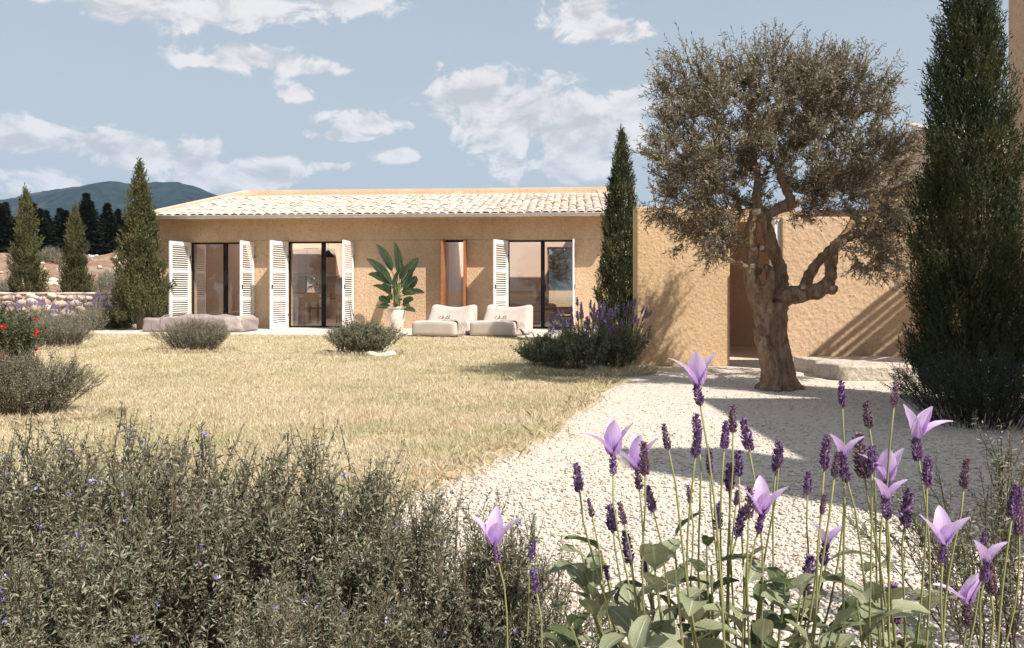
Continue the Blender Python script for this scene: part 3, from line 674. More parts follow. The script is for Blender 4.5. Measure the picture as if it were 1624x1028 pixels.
# ------------------------------------------------------------------ walls on the right
def wallbox(name, label, x0, x1, y0, y1, z0, z1, mat, seed=0, cat='wall'):
    """thick plastered wall with slightly wavy faces and soft arrises"""
    t = thing(name, label, cat, ((x0+x1)/2, (y0+y1)/2, z0)); o = obj('plaster', MB().box((x0-x1)/2, (x1-x0)/2, (y0-y1)/2, (y1-y0)/2, 0, z1-z0), mat, t); bv = o.modifiers.new('soft_arris', 'BEVEL'); bv.width = .018; bv.segments = 3
    return t
wallbox('garden_wall', 'stippled ochre garden wall block left of the olive tree', 1.645, 2.875, 10.5, 10.85, -.01, 2.10, OCHRE2, 1)
t = wallbox('courtyard_wall', 'ochre courtyard wall with streaky shadow behind the olive trunk', 3.39, 9.4, 10.0, 10.3, -.01, 1.92, OCHRE, 2)
P, Fq = rbox((5.7, 1.2, .2), .035, 40); rgp = np.random.default_rng(3)
P[:, 1] += (P[:, 1] < 0)*(.012*np.sin(P[:, 0]*6.1)+.008*np.sin(P[:, 0]*15+P[:, 2]*20)); P[:, 2] += (P[:, 2] > .1)*(.006*np.sin(P[:, 0]*7+P[:, 1]*5)+.004*np.sin(P[:, 0]*19-P[:, 1]*13)); P[:, 0] += (P[:, 0] < -2.6)*.05*np.sin(P[:, 1]*9)
obj('plinth', MB().add(P + np.array([.02, -.77, -.02]), Fq), PALE_ST, t, smooth=True)
obj('door_jamb', MB().box(-3.08, -3.007, -.1, .1, 0, 1.9), WHITEP, t)
# roofed porch seen through the gap between both walls
t = thing('porch', 'shaded brown porch in the gap between the two ochre walls', 'porch', (4.4, 14.3, 0))
obj('rear_wall', MB().box(-1.6, 3, 0, .3, 0, 2.2), BROWN_ST, t)
obj('lintel', MB().box(-1.51, -1.03, -3.44, -3.2, 1.93, 2.12), OCHRE, t)
obj('roof', MB().box(-1.53, 3, -3.19, -.002, 2.0, 2.12), BROWN_ST, t)
obj('side_wall', MB().box(-1.6, -1.42, -3.1, -.002, 0, 1.998), BROWN_ST, t)
# higher house behind the courtyard wall
t = thing('courtyard_house', 'ochre house with tiled roof behind the tall right-hand cypress', 'house', (9.35, 14.9, 0))
obj('wall', MB().box(0, 7, 0, 6, 0, 3.45), OCHRE, t)
V = [(-.3, -.3, 3.45), (7.3, -.3, 3.45), (7.3, 6.3, 3.45), (-.3, 6.3, 3.45), (-.3, 3, 4.6), (7.3, 3, 4.6)]
rf = obj('roof', MB().add(V, [(0,1,5,4),(2,3,4,5),(0,4,3),(1,2,5),(0,3,2,1)]), TILE, t)
for k in range(12):
    obj('verge_tile', t_me, TILE, rf, (-.22, -.32+k*.29, 3.5+k*.101), (math.atan(1.15/3.3), 0, 0), 1.3)
obj('fascia', MB().box(-.3, 7.3, -.36, -.302, 3.36, 3.5), WOOD, t)
# tall plain pillar at the right edge, and unseen canes added for wall shadow
t = thing('pillar', 'tall plain brown pillar at the right edge behind the cypress', 'pillar', (6.215, 9.18, 0))
obj('shaft', rb((.7, .8, 5.2), .012, (.35, .4, 0), 4), BROWN_ST, t)
t = thing('added_cane_canopy', 'unseen canopy of bamboo canes added beside the pillar, streaking the courtyard wall with shadow', 'canopy', (5.77, 7.96, 3.4))
dr = unit(np.array([.64, .68, 0.])); nr_ = np.array([dr[1], -dr[0], 0])
rr = random.Random(6); w = 0
for k in range(16):
    w += rr.uniform(.075, .125); a = nr_*(w-.1) + dr*rr.uniform(-.25, .0); L = rr.uniform(1.25, 1.5); zz = rr.uniform(-.01, .02)
    pts = [a + dr*L*q + np.array([0, 0, zz+.012*math.sin(q*5+k)]) for q in np.linspace(0, 1, 7)]
    obj('cane', MB().tube(pts, [.036*rr.uniform(.8, 1.1)*(1+.12*(i % 2)) for i in range(7)], 7), REED, t)
for q in (.25, 1.05): obj('bar', MB().tube([tuple(dr*q+np.array([0, 0, -.07])), tuple(dr*q+nr_*(w+.02)+np.array([0, 0, -.07]))], .025, 6), REED, t)
obj('bracket', MB().tube([tuple(dr*1.0+nr_*.1+np.array([0, 0, -.09])), (.55, 1.25, -.09)], .03, 6), REED, t)
# house wing to the right of the photograph, whose shadow lies over the gravel
t = thing('house_wing', 'plain ochre house wing just beyond the right edge, shading the gravel', 'house', (4.62, .55, 0))
obj('wall', MB().box(.25, 6, 0, 4.0, 0, 4.2), OCHRE, t); obj('roof', MB().box(0, 6.2, -.1, 4.1, 4.202, 4.5), OCHRE, t)
obj('chimney', MB().box(.02, .72, .2, .75, 4.502, 6.2), OCHRE, t)
# low rubble wall on the left
t = thing('rubble_wall', 'low pinkish rubble stone wall left of the villa', 'wall', (-9.5, 21.35, 0))
wl = 9.0
obj('mortar', MB().box(-wl, -.02, -.16, .2, 0, .88), stucco('pink_mortar', (.52, .41, .35), (.45, .35, .29), 30, .6), t)
variants = []
for k in range(6):
    P, Fq = rbox((1, 1, 1), .3, 2); r = np.random.default_rng(50+k); P[:, 2] -= .5; P += r.uniform(-.09, .09, P.shape); P[:, 2] += .5
    me = MB().add(P, Fq).mesh('stone', True); me.materials.append(STONE); variants.append(me)
rs = random.Random(8); z = 0
for row in range(5):
    hgt = (.19, .2, .18, .17, .15)[row]; x = -.05 - rs.uniform(0, .15)
    while x > -wl:
        w = rs.uniform(.16, .42); h2 = hgt*rs.uniform(.85, 1.12)
        obj('stone', variants[rs.randrange(6)], STONE, t, (x-w/2, -.13, z + rs.uniform(-.05, .04)), (0, rs.uniform(-.35, .35), 0), (w*rs.uniform(.8, 1.05), rs.uniform(.15, .26), h2*rs.uniform(.75, 1.25))); x -= w + .012
    z += hgt
for k in range(14):
    w = .64; obj('cap_stone', variants[k % 6], PALE_ST, t, (-.35-k*w, .02, .865), None, (w*1.0, .46, .075))
# ------------------------------------------------------------------ trees
def remeshed(mb, name, voxel, mat, disp=.012, sc=.09, smooth_it=2):
    me = mb.mesh(name); o = bpy.data.objects.new(name, me); COL.objects.link(o)
    m = o.modifiers.new('r', 'REMESH'); m.mode = 'VOXEL'; m.voxel_size = voxel
    m = o.modifiers.new('s', 'SMOOTH'); m.factor = .5; m.iterations = smooth_it
    tx = bpy.data.textures.new(name, 'CLOUDS'); tx.noise_scale = sc; tx.noise_depth = 3
    m = o.modifiers.new('d', 'DISPLACE'); m.texture = tx; m.strength = disp*2.4; m.mid_level = .5; m.texture_coords = 'LOCAL'
    dg = bpy.context.evaluated_depsgraph_get(); me2 = bpy.data.meshes.new_from_object(o.evaluated_get(dg))
    bpy.data.objects.remove(o); me2.name = name; me2.materials.clear(); me2.materials.append(mat)
    me2.polygons.foreach_set('use_smooth', np.ones(len(me2.polygons), bool)); return me2

def olive_tree():
    D0 = 8.15; base = at(1237, 615, D0); base.z = 0
    root = thing('olive_tree', 'old gnarled olive tree with twisted trunk in front of the courtyard wall', 'tree', base)
    def p(px, py, dy=0.0):
        v = at(px, py, D0 + dy) - base; return (v.x, v.y, v.z)
    mb = MB()
    def limb(pts, px_w, k=10):
        P = np.array([p(*q) for q in pts]); r = np.array(px_w)/2/155.
        # resample smoothly (Catmull-Rom)
        n = len(P); out = []; ro = []
        for i in range(n-1):
            p0, p1, p2, p3 = P[max(i-1, 0)], P[i], P[i+1], P[min(i+2, n-1)]
            for t in np.linspace(0, 1, 5)[:-1]:
                out.append(.5*((2*p1)+(-p0+p2)*t+(2*p0-5*p1+4*p2-p3)*t*t+(-p0+3*p1-3*p2+p3)*t**3)); ro.append(r[i]+(r[i+1]-r[i])*t)
        out.append(P[-1]); ro.append(r[-1]); mb.tube(out, ro, k); return out
    limb([(1236, 622), (1232, 590), (1226, 560), (1216, 530), (1210, 500), (1205, 470)], [58, 40, 33, 30, 30, 28])
    limb([(1250, 622, -.05), (1246, 590, -.05), (1240, 555, -.06), (1236, 520, -.05), (1236, 490), (1240, 468)], [34, 28, 25, 25, 27, 27])
    limb([(1220, 622, -.1), (1222, 585, -.12), (1212, 545, -.1), (1204, 520, -.06)], [34, 30, 26, 18])
    for q, (dx, dd) in enumerate(((-36, -.05), (-28, -.2), (-8, -.25), (14, -.24), (32, -.12), (34, .1), (-20, .2))):
        limb([(1238+dx, 624, dd), (1236+dx*.6, 606, dd*.7), (1234+dx*.3, 585, dd*.4)], [20, 18, 8], 8)
    for q in range(11):                       # twisted ridges of the old wood
        a0 = q*2*math.pi/11; pts = []; ws = []
        for (yy, cx, rr) in ((622, 1237, 29), (600, 1235, 22), (575, 1233, 18), (550, 1229, 16), (525, 1224, 17), (500, 1222, 18), (480, 1221, 20)):
            aa = a0+(622-yy)/142*1.5; pts.append((cx+math.cos(aa)*rr, yy, math.sin(aa)*rr/155)); ws.append(10+5*math.sin(q*2.3+yy*.05))
        limb(pts, ws, 7)
    limb([(1206, 480), (1196, 455, -.05), (1190, 430, -.06), (1194, 402, -.02), (1190, 372), (1194, 350), (1202, 335)], [34, 26, 21, 20, 18, 18, 18])
    limb([(1232, 480), (1238, 452, .05), (1236, 425, .06), (1226, 397, .04), (1218, 368, -.02), (1214, 350, -.03), (1206, 338, -.04)], [34, 26, 22, 20, 18, 18, 18])
    limb([(1214, 478, -.08), (1220, 455, -.1), (1222, 436, -.1), (1214, 420, -.08)], [18, 18, 14, 8])
    limb([(1204, 340), (1222, 338), (1242, 326), (1254, 316), (1246, 302), (1238, 280), (1240, 258, .1)], [20, 17, 16, 15, 13, 11, 9])
    limb([(1203, 340), (1200, 310), (1202, 285, .05), (1196, 255, .1)], [18, 15, 13, 11])
    limb([(1238, 474), (1258, 468, -.05), (1284, 464, -.1), (1304, 458, -.12), (1317, 440, -.12), (1318, 415, -.1), (1326, 392, -.1), (1345, 376, -.1), (1372, 368, -.15)], [34, 28, 26, 24, 18, 17, 17, 15, 11])
    limb([(1274, 464, -.08), (1282, 440, -.02), (1296, 418, 0), (1312, 400, -.04), (1334, 380, .05), (1352, 350, .15)], [20, 17, 16, 15, 13, 9])
    limb([(1306, 458, -.12), (1322, 460, -.15), (1325, 453, -.16)], [20, 14, 10], 8)
    limb([(1205, 430), (1186, 424, -.1), (1160, 414, -.2), (1130, 404, -.3)], [13, 9, 7, 5], 6)
    limb([(1212, 395), (1190, 385, .2), (1150, 372, .35)], [12, 9, 6], 6)
    limb([(1222, 335), (1250, 330, .3), (1290, 310, .5)], [12, 10, 7], 6)
    obj('trunk', remeshed(mb, 'trunk', .012, BARK, .02, .06, 1), BARK, root)
    for (a, b, c) in ((1200, 338, -.13), (1194, 424, -.17), (1321, 459, -.26), (1209, 395, -.17), (1274, 457, -.17)):
        v = p(a, b, c); obj('pruned_stub', MB().tube([v, (v[0]-.008, v[1]-.012, v[2]+.03)], [.05, .045] if a == 1200 else [.026, .022], 9), CUTW, root)
    # crown
    tips = np.array([p(*q) for q in ((1240, 258, .1), (1196, 255, .1), (1372, 368, -.15), (1352, 350, .15), (1130, 404, -.3), (1150, 372, .35), (1290, 310, .5), (1246, 302), (1326, 392, -.1), (1202, 300))])
    rg = np.random.default_rng(21)
    lobes = [(1228, 210, 185, 110, 1.2, 5), (1090, 265, 78, 95, .9, 2.2), (1385, 270, 80, 105, 1.0, 2.7), (1120, 365, 75, 45, .7, 1.3), (1395, 385, 62, 62, .8, 1.6), (1120, 140, 90, 50, .9, 1.7), (1330, 145, 95, 50, .9, 1.9), (1240, 112, 90, 32, .8, .9), (1320, 310, 80, 40, .9, .8), (1150, 300, 60, 60, .9, 1.0)]
    wts = np.array([l[5] for l in lobes]); wts /= wts.sum(); A = []
    for li in rg.choice(len(lobes), 700, p=wts):
        cx, cy, rx, ry, rd, _ = lobes[li]; v = unit(rg.normal(size=3))*rg.random()**.4
        A.append(p(cx+v[0]*rx, cy+v[2]*ry, v[1]*rd))
    for k in range(70): A.append(p(rg.uniform(1160, 1320), rg.uniform(262, 345), rg.uniform(.45, 1.0)))
    for k in range(90): A.append(p(rg.uniform(1185, 1320), rg.uniform(130, 262), rg.uniform(-.7, .7)))
    A = np.array(A); nodes = [t for t in tips]; nd_r = [.020]*len(tips)
    order = np.argsort(np.min(np.linalg.norm(A[:, None]-tips[None], axis=2), axis=1)); P0, P1, P2, Ra, Rb = [], [], [], [], []
    for i in order:
        a = A[i]; nn = np.array(nodes); d = np.linalg.norm(nn-a, axis=1); j = int(np.argmin(d + .08*rg.random(len(d)))); b0 = nn[j]
        L = d[j]; mid = (a+b0)/2 + rg.normal(size=3)*L*.16 + np.array([0, 0, -.06*L])
        P0.append(b0); P1.append(mid); P2.append(a); Ra.append(min(nd_r[j], .004+.022*L)); Rb.append(.003)
        nodes.append(a); nd_r.append(.0055); nodes.append((a+2*mid+b0)/4); nd_r.append(.008)
    P0, P1, P2 = map(np.array, (P0, P1, P2)); br = MB(); sticks(br, P0, P1, P2, np.array(Ra), np.array(Rb), 5, 5)
    # twigs: from attractors and along branches, reaching outward and up
    cen = np.array(p(1230, 300, .1)); n_t = 6600
    ii = rg.integers(0, len(A), n_t); tt = rg.random(n_t)[:, None]**.5
    S = (1-tt)**2*P0[ii] + 2*tt*(1-tt)*P1[ii] + tt*tt*P2[ii]
    outd = unit(S-cen); dirn = unit(outd*.8 + np.array([0, 0, .55]) + rg.normal(size=(n_t, 3))*.55)
    low = (S[:, 2] < p(0, 330)[2])[:, None]; dirn = np.where(low, unit(outd*.7 + rg.normal(size=(n_t, 3))*.6 + np.array([0, 0, -.1])), dirn)
    # keep the bare fork of the trunk open to view
    pxx = 812+(S[:, 0]+base.x)/(S[:, 1]+D0)*F; pyy = HZ-(S[:, 2]-EYE)/(S[:, 1]+D0)*F
    fork = (pxx > 1166) & (pxx < 1330) & (pyy > 268+.42*np.abs(pxx-1232)) & (S[:, 1] < .4)
    S, dirn, outd = S[~fork], dirn[~fork], outd[~fork]; n_t = len(S)
    TL = rg.uniform(.11, .27, n_t); topm = S[:, 2] > p(0, 130)[2]; TL[topm] *= 1.5
    E = S + dirn*TL[:, None]; Mi = (S+E)/2 + rg.normal(size=(n_t, 3))*.02
    C = sticks(br, S, Mi, E, .0028, .0012, 3, 3)
    obj('branches', br, TWIGB, root)
    nl = 15; t = (np.arange(nl)+.5)/nl; lv = MB()
    Pl = (1-t)[None, :, None]**2*S[:, None] + 2*(t*(1-t))[None, :, None]*Mi[:, None] + (t*t)[None, :, None]*E[:, None]
    Dl = dirn[:, None]*.75 + unit(rg.normal(size=(n_t, nl, 3)))*.85
    leaves_mesh(Pl.reshape(-1, 3), Dl.reshape(-1, 3), rg.uniform(.035, .062, n_t*nl), rg.uniform(.009, .014, n_t*nl), rg, .2, 0, lv)
    obj('crown', lv, OLIVE, root); return root
olive = olive_tree()

def cypress_mesh(H, Rm, nsp, nl, sl, ll, lw, seed, pw=1.5, bare=.06, wob=.12):
    rg = np.random.default_rng(seed)
    z = H*(bare + (1-bare)*(1-(1-rg.random(nsp))**.62)); u = z/H
    prof = Rm*np.clip((1-u**pw), 0, 1)**.9*np.clip(.55+u*6, 0, 1)
    th = rg.random(nsp)*2*math.pi
    lump = 1 + wob*np.sin(th*3+z*4.3+seed) + wob*.8*np.sin(th*5-z*7.1) + wob*.6*np.sin(z*13+th)
    r = prof*lump*(.35+.65*rg.random(nsp)**.45)
    P = np.stack([np.cos(th)*r, np.sin(th)*r, z], -1)
    out = np.stack([np.cos(th), np.sin(th), np.zeros(nsp)], -1)
    D = unit(out*rg.uniform(.15, .6, nsp)[:, None] + np.array([0, 0, 1.]) + rg.normal(size=(nsp, 3))*.16)
    L = sl*rg.uniform(.6, 1.3, nsp); P -= D*L[:, None]*.5
    t = (np.arange(nl)+.3)/nl; Pl = P[:, None] + D[:, None]*(L[:, None]*t[None])[..., None]
    Dl = D[:, None]*.9 + unit(rg.normal(size=(nsp, nl, 3)))*.65
    mb = leaves_mesh(Pl.reshape(-1, 3), Dl.reshape(-1, 3), rg.uniform(.7, 1.3, nsp*nl)*ll, rg.uniform(.7, 1.3, nsp*nl)*lw, rg, .3)
    tk = MB(); tk.tube([(0, 0, -.05), (.01, .0, H*.3), (0, .01, H*.93)], [.05+.008*H, .04+.005*H, .006], 8)
    for k in range(int(H*16)):
        zz = rg.uniform(.03, .8)*H; a = rg.random()*2*math.pi; rr = Rm*(1-(zz/H)**pw)*.75
        tk.tube([(0, 0, zz), (math.cos(a)*rr*.5, math.sin(a)*rr*.5, zz+.12), (math.cos(a)*rr, math.sin(a)*rr, zz+.38)], [.016, .01, .004], 4)
    return mb.mesh('crown'), tk.mesh('trunk', True)
def cypress(label, loc, meshes, mat, group=None, scale=(1, 1, 1), rz=0, name='cypress_tree'):
    t = thing(name, label, 'tree', loc, rz, group); t.scale = scale
    obj('crown', meshes[0], mat, t); obj('trunk', meshes[1], TWIGB, t); return t
big = cypress_mesh(4.35, .455, 6500, 15, .26, .042, .011, 31, 1.9, .03, .16)
cypress('tall dark cypress standing at the right edge in front of the pillar', (gx(1538, 6.9), 6.9, 0), big, CYPD)
mid = cypress_mesh(3.92, .43, 3200, 12, .22, .055, .016, 32, 2.0, .03)
cypress('slim dark cypress between the villa and the garden wall', (gx(986, 14.5), 14.5, 0), mid, CYPD)
far1 = cypress_mesh(4.15, .60, 2400, 11, .26, .075, .024, 33, 1.5, .08, .2)
far2 = cypress_mesh(3.6, .44, 1700, 11, .26, .075, .024, 34, 1.7, .03, .22)
cypress('tallest cypress of the left three, at the left corner of the villa', (gx(222, 19.55), 19.55, 0), far1, CYP)
cypress('leftmost cypress behind the rubble wall', (gx(42, 23), 23, .35), far2, CYP, scale=(1.02, 1.02, 1.0))
cypress('short cypress behind the rubble wall, middle of the left three', (gx(119, 23), 23, .3), far2, CYP, scale=(.92, .92, .87), rz=2.2)

def conifer_mesh(H, Rm, nwh, seed):
    rg = np.random.default_rng(seed); n = 2000; u = rg.random(n)**.9; z = H*(.08+.92*u)
    layer = np.abs(((z/H*nwh) % 1)-.2); r = Rm*(1-u)**1.35*(1-.6*layer)*(.3+.7*rg.random(n)**.5)+.01
    th = rg.random(n)*2*math.pi; out = np.stack([np.cos(th), np.sin(th), np.zeros(n)], -1); P = out*r[:, None]; P[:, 2] = z
    D = unit(out*(1.1-u)[:, None] + np.array([0, 0, 1.])*(-.1+1.3*u**2)[:, None] + rg.normal(size=(n, 3))*.25); P -= D*.25
    nl = 6; Pl = P[:, None]+D[:, None]*(np.arange(nl)/nl*.5)[None, :, None]; Dl = D[:, None]+unit(rg.normal(size=(n, nl, 3)))*.8
    mb = leaves_mesh(Pl.reshape(-1, 3), Dl.reshape(-1, 3), rg.uniform(.14, .3, n*nl)*np.repeat(1.1-.6*u, nl), rg.uniform(.05, .09, n*nl), rg, .3)
    return mb.mesh('crown'), MB().tube([(0, 0, -.3), (0, 0, H*.95)], [.05*Rm+.06, .01], 6).mesh('trunk')
pines = [conifer_mesh(6.2, 1.25, 9, 40), conifer_mesh(5.2, 1.5, 8, 41), conifer_mesh(6.8, 1.1, 11, 42)]
rf_ = random.Random(12); k = 0
for row, (yd, step) in enumerate(((59, 1.5), (62, .8), (66, .75), (70, .8))):
    x = gx(-40, yd)
    while x < gx(212, yd):
        yy = yd + rf_.uniform(-1.5, 1.5); z = float(bank_z(np.array([x]), np.array([yy]))[0])
        q = cypress('dark conifer in the dense row at the foot of the blue mountain', (x, yy, z), pines[rf_.randrange(3)], PINE, 'dark conifers at the foot of the mountain', (rf_.uniform(1.5, 2.1),)*2 + (rf_.uniform(.55, .86)*(.8 if row == 0 else 1),), rf_.uniform(0, 6), 'conifer_tree'); x += step*rf_.uniform(.7, 1.3)
# garden trees seen through the rear windows or mirrored in the glass doors
for (x, y, rz, sc, lab) in ((2.5, 29.2, 1.3, 1.1, 'olive tree behind the villa, seen through the right-hand glass door'), (-7.9, 33, 2.6, .95, 'olive tree behind the villa, seen through the narrow kitchen window'), (-15.8, 4.5, .7, 1.1, 'olive tree far to the left of the viewer, mirrored in the left-hand glass door'), (-11.3, 3.6, 4.1, 1.0, 'olive tree left of the viewer, mirrored in the middle glass door'), (-2.1, -4.2, 5.2, 1.1, 'olive tree behind the viewer, mirrored in the right-hand glass door')):
    c = copy_tree(olive); c.location = (x, y, 0); c.rotation_euler = (0, 0, rz); c.scale = (sc, sc, min(sc, .95)); c['label'] = lab

# ------------------------------------------------------------------ shrubs
def shrub_meshes(rx, ry, h, nst, nbr, ll, lw, lpb, seed, blen=.2, flow=0, fl=.008, tipvar=.25, up=.5, spread=.9, flat=.68):
    rg = np.random.default_rng(seed); ph = rg.random(nst)*2*math.pi; rho = rg.random(nst)**.5
    lump = 1+.14*np.sin(ph*3+seed)+.1*np.sin(ph*7+seed*2)
    base = np.stack([np.cos(ph)*rho*rx*.55, np.sin(ph)*rho*ry*.55, np.zeros(nst)], -1)
    tip = np.stack([np.cos(ph)*rho*rx*lump, np.sin(ph)*rho*ry*lump, h*np.sqrt(np.clip(1-flat*rho**2, 0, 1))*(1-tipvar+tipvar*1.35*rg.random(nst))], -1)
    ctl = base*.6+tip*.4; ctl[:, 2] = tip[:, 2]*.62; ctl += rg.normal(size=(nst, 3))*h*.05
    st = MB(); sticks(st, base, ctl, tip, .0034*max(.6, h/.6), .0012, 5, 3)
    n = nst*nbr; ii = np.repeat(np.arange(nst), nbr); t = (.08+.92*rg.random(n)**.85)[:, None]
    S = (1-t)**2*base[ii]+2*t*(1-t)*ctl[ii]+t*t*tip[ii]; T = unit(2*(1-t)*(ctl[ii]-base[ii])+2*t*(tip[ii]-ctl[ii]))
    D = unit(T*.75+unit(rg.normal(size=(n, 3)))*spread*.7+np.array([0, 0, up])); BL = blen*rg.uniform(.5, 1.15, n)
    E = S+D*BL[:, None]; E[:, 2] = np.maximum(E[:, 2], .02); Mi = (S+E)/2+rg.normal(size=(n, 3))*blen*.07
    # the leading shoots themselves
    S = np.concatenate([S, .35*base+.65*tip]); Mi = np.concatenate([Mi, .15*base+.85*tip]); E = np.concatenate([E, tip+unit(tip-ctl)*blen*.35])
    sticks(st, S, Mi, E, .0018*max(.6, h/.6), .0008, 3, 3); n = len(S)
    tt = (np.arange(lpb)+.5)/lpb; Pl = (1-tt)[None, :, None]**2*S[:, None]+2*(tt*(1-tt))[None, :, None]*Mi[:, None]+(tt*tt)[None, :, None]*E[:, None]
    Dd = unit(E-S); Dl = Dd[:, None]*.62+unit(rg.normal(size=(n, lpb, 3)))*.9
    size = (1.15-.55*tt)[None]*rg.uniform(.7, 1.2, (n, lpb))
    lv = leaves_mesh(Pl.reshape(-1, 3), Dl.reshape(-1, 3), (size*ll).ravel(), (size*lw).ravel(), rg, .25, .05)
    fm = None
    if flow:
        w = rg.choice(n, flow, p=None); c = E[w]-Dd[w]*rg.random(flow)[:, None]*blen*.5; fb = MB()
        for q in range(5): leaves_mesh(c, unit(rg.normal(size=(flow, 3)))+np.array([0, -.4, .3]), fl, fl*.8, rg, .1, 0, fb)
        fm = fb.mesh('blossoms')
    return st.mesh('stems'), lv.mesh('foliage'), fm
def shrub(name, label, cat, loc, meshes, mat, fmat=None, rz=0, scale=1, group=None, smat=None):
    t = thing(name, label, cat, loc, rz, group); t.scale = (scale,)*3 if np.isscalar(scale) else scale
    obj('stems', meshes[0], smat or TWIGB, t); obj('foliage', meshes[1], mat, t)
    if meshes[2]: obj('blossoms', meshes[2], fmat, t)
    return t
DARKSTEM = bark_mat('dark_twig_bark', (.04, .035, .026), (.07, .058, .042), (.055, .045, .03))
# round bushes on the lawn
shrub('grey_bush', 'round silvery grey bush on the lawn before the covered daybed', 'bush', (gx(308, 12.9), 12.9, 0), shrub_meshes(.62, .5, .48, 230, 7, .032, .0075, 13, 61, .16, tipvar=.2), SILVER)
shrub('grey_bush', 'grey-green thick-leaved bush on the lawn left of the potted banana plant', 'bush', (gx(576, 12.3), 12.3, 0), shrub_meshes(.58, .46, .48, 170, 7, .045, .012, 13, 62, .15, tipvar=.2), SAGE)
shrub('grey_bush', 'grey bush beside the red-flowered bush, in front of the lavender row', 'bush', (gx(92, 13.6), 13.6, 0), shrub_meshes(.52, .46, .48, 200, 7, .032, .0075, 13, 63, .16), SILVER)
shrub('rosemary_bush', 'large grey-green bush with tiny white flowers at the left edge of the lawn', 'bush', (gx(28, 6.35), 6.35, 0), shrub_meshes(.60, .46, .46, 300, 7, .024, .0062, 15, 64, .13, 70, .009), ROSE, WHITEFL)
rbm = shrub_meshes(.5, .5, .74, 110, 6, .05, .02, 13, 65, .18, 0)
rbush = shrub('flower_bush', 'dark bush with bright red flowers at the left edge', 'bush', (gx(2, 10.2), 10.2, 0), rbm, DEEP)
rg_ = np.random.default_rng(66); fm = MB(); P0 = np.zeros((9, 3)); leaves_mesh(P0, unit(rg_.normal(size=(9, 3)))+np.array([0, -.2, .4]), .034, .03, rg_, .3, 0, fm); red_me = fm.mesh('flower'); red_me.materials.append(REDF)
for k in range(34):
    a = rg_.uniform(math.pi*.85, math.pi*2.15); r = rg_.uniform(.3, .52); zz = rg_.uniform(.12, .74)
    obj('flower', red_me, REDF, rbush, (math.cos(a)*r, math.sin(a)*r, zz*(1.05-.35*r)), tuple(rg_.uniform(0, 3, 3)), rg_.uniform(.7, 1.3))
shrub('rosemary_bush', 'dark rosemary with blue flowers under the tall right-hand cypress', 'bush', (gx(1552, 5.95), 5.95, 0), shrub_meshes(.62, .55, .50, 230, 7, .022, .005, 15, 67, .14, 90, .008), ROSED, BLUEF, smat=DARKSTEM)
shrub('green_shrub', 'small dark green shrub at the foot of the cypress by the villa corner', 'bush', (gx(196, 19.8), 19.8, 0), shrub_meshes(.3, .28, .38, 50, 5, .05, .02, 10, 68, .14), DEEP)
# scrub on the bank
sc = shrub_meshes(.75, .7, .75, 110, 5, .07, .014, 11, 69, .24)
for (px, y, s, lab) in ((165, 30, 1.0, 'grey scrub bush on the red bank between the short cypress and the villa'), (190, 34, .9, 'scrub bush higher on the bank near the villa corner'), (8, 29, .8, 'scrub bush on the bank left of the leftmost cypress'), (82, 40, .9, 'distant scrub bush on the bank between the two wall cypresses')):
    x = gx(px, y); shrub('scrub_bush', lab, 'bush', (x, y, float(bank_z(np.array([x]), np.array([y]))[0])), sc, SILVER, None, px, s)
# loose pale stones on the bank
rg_ = np.random.default_rng(70); n = 420; X = rg_.uniform(-26, -11.8, n); Y = 22.3+rg_.random(n)**1.6*26; Zb = bank_z(X, Y); s = rg_.uniform(.04, .22, n)*(rg_.random(n)*.8+.3)
ico = np.array([(0, .526, .851), (0, -.526, .851), (0, .526, -.851), (0, -.526, -.851), (.526, .851, 0), (-.526, .851, 0), (.526, -.851, 0), (-.526, -.851, 0), (.851, 0, .526), (-.851, 0, .526), (.851, 0, -.526), (-.851, 0, -.526)])
icoF = np.array([(0,1,8),(0,8,4),(0,4,5),(0,5,9),(0,9,1),(1,6,8),(8,6,10),(8,10,4),(4,10,2),(4,2,5),(5,2,11),(5,11,9),(9,11,7),(9,7,1),(1,7,6),(3,10,6),(3,2,10),(3,11,2),(3,7,11),(3,6,7)])
def pebbles(X, Y, Z, s, rg, flat=.62):
    n = len(X); V = ico[None]*(1+rg.uniform(-.22, .22, (n, 12, 1)))*np.stack([s*rg.uniform(.8, 1.35, n), s*rg.uniform(.7, 1.1, n), s*flat*rg.uniform(.75, 1.15, n)], -1)[:, None]
    a = rg.random(n)*6.28; c, q = np.cos(a)[:, None], np.sin(a)[:, None]
    V = np.stack([V[..., 0]*c-V[..., 1]*q, V[..., 0]*q+V[..., 1]*c, V[..., 2]], -1)+np.stack([X, Y, Z+s*flat*.45], -1)[:, None]
    return MB().add(V.reshape(-1, 3), (icoF[None]+(np.arange(n)*12)[:, None, None]).reshape(-1, 3))
o = obj('loose_stones', pebbles(X, Y, Zb, s, rg_), ROCKM); o['kind'] = 'stuff'; o['label'] = 'pale loose stones strewn over the red bank'; o['category'] = 'stones'

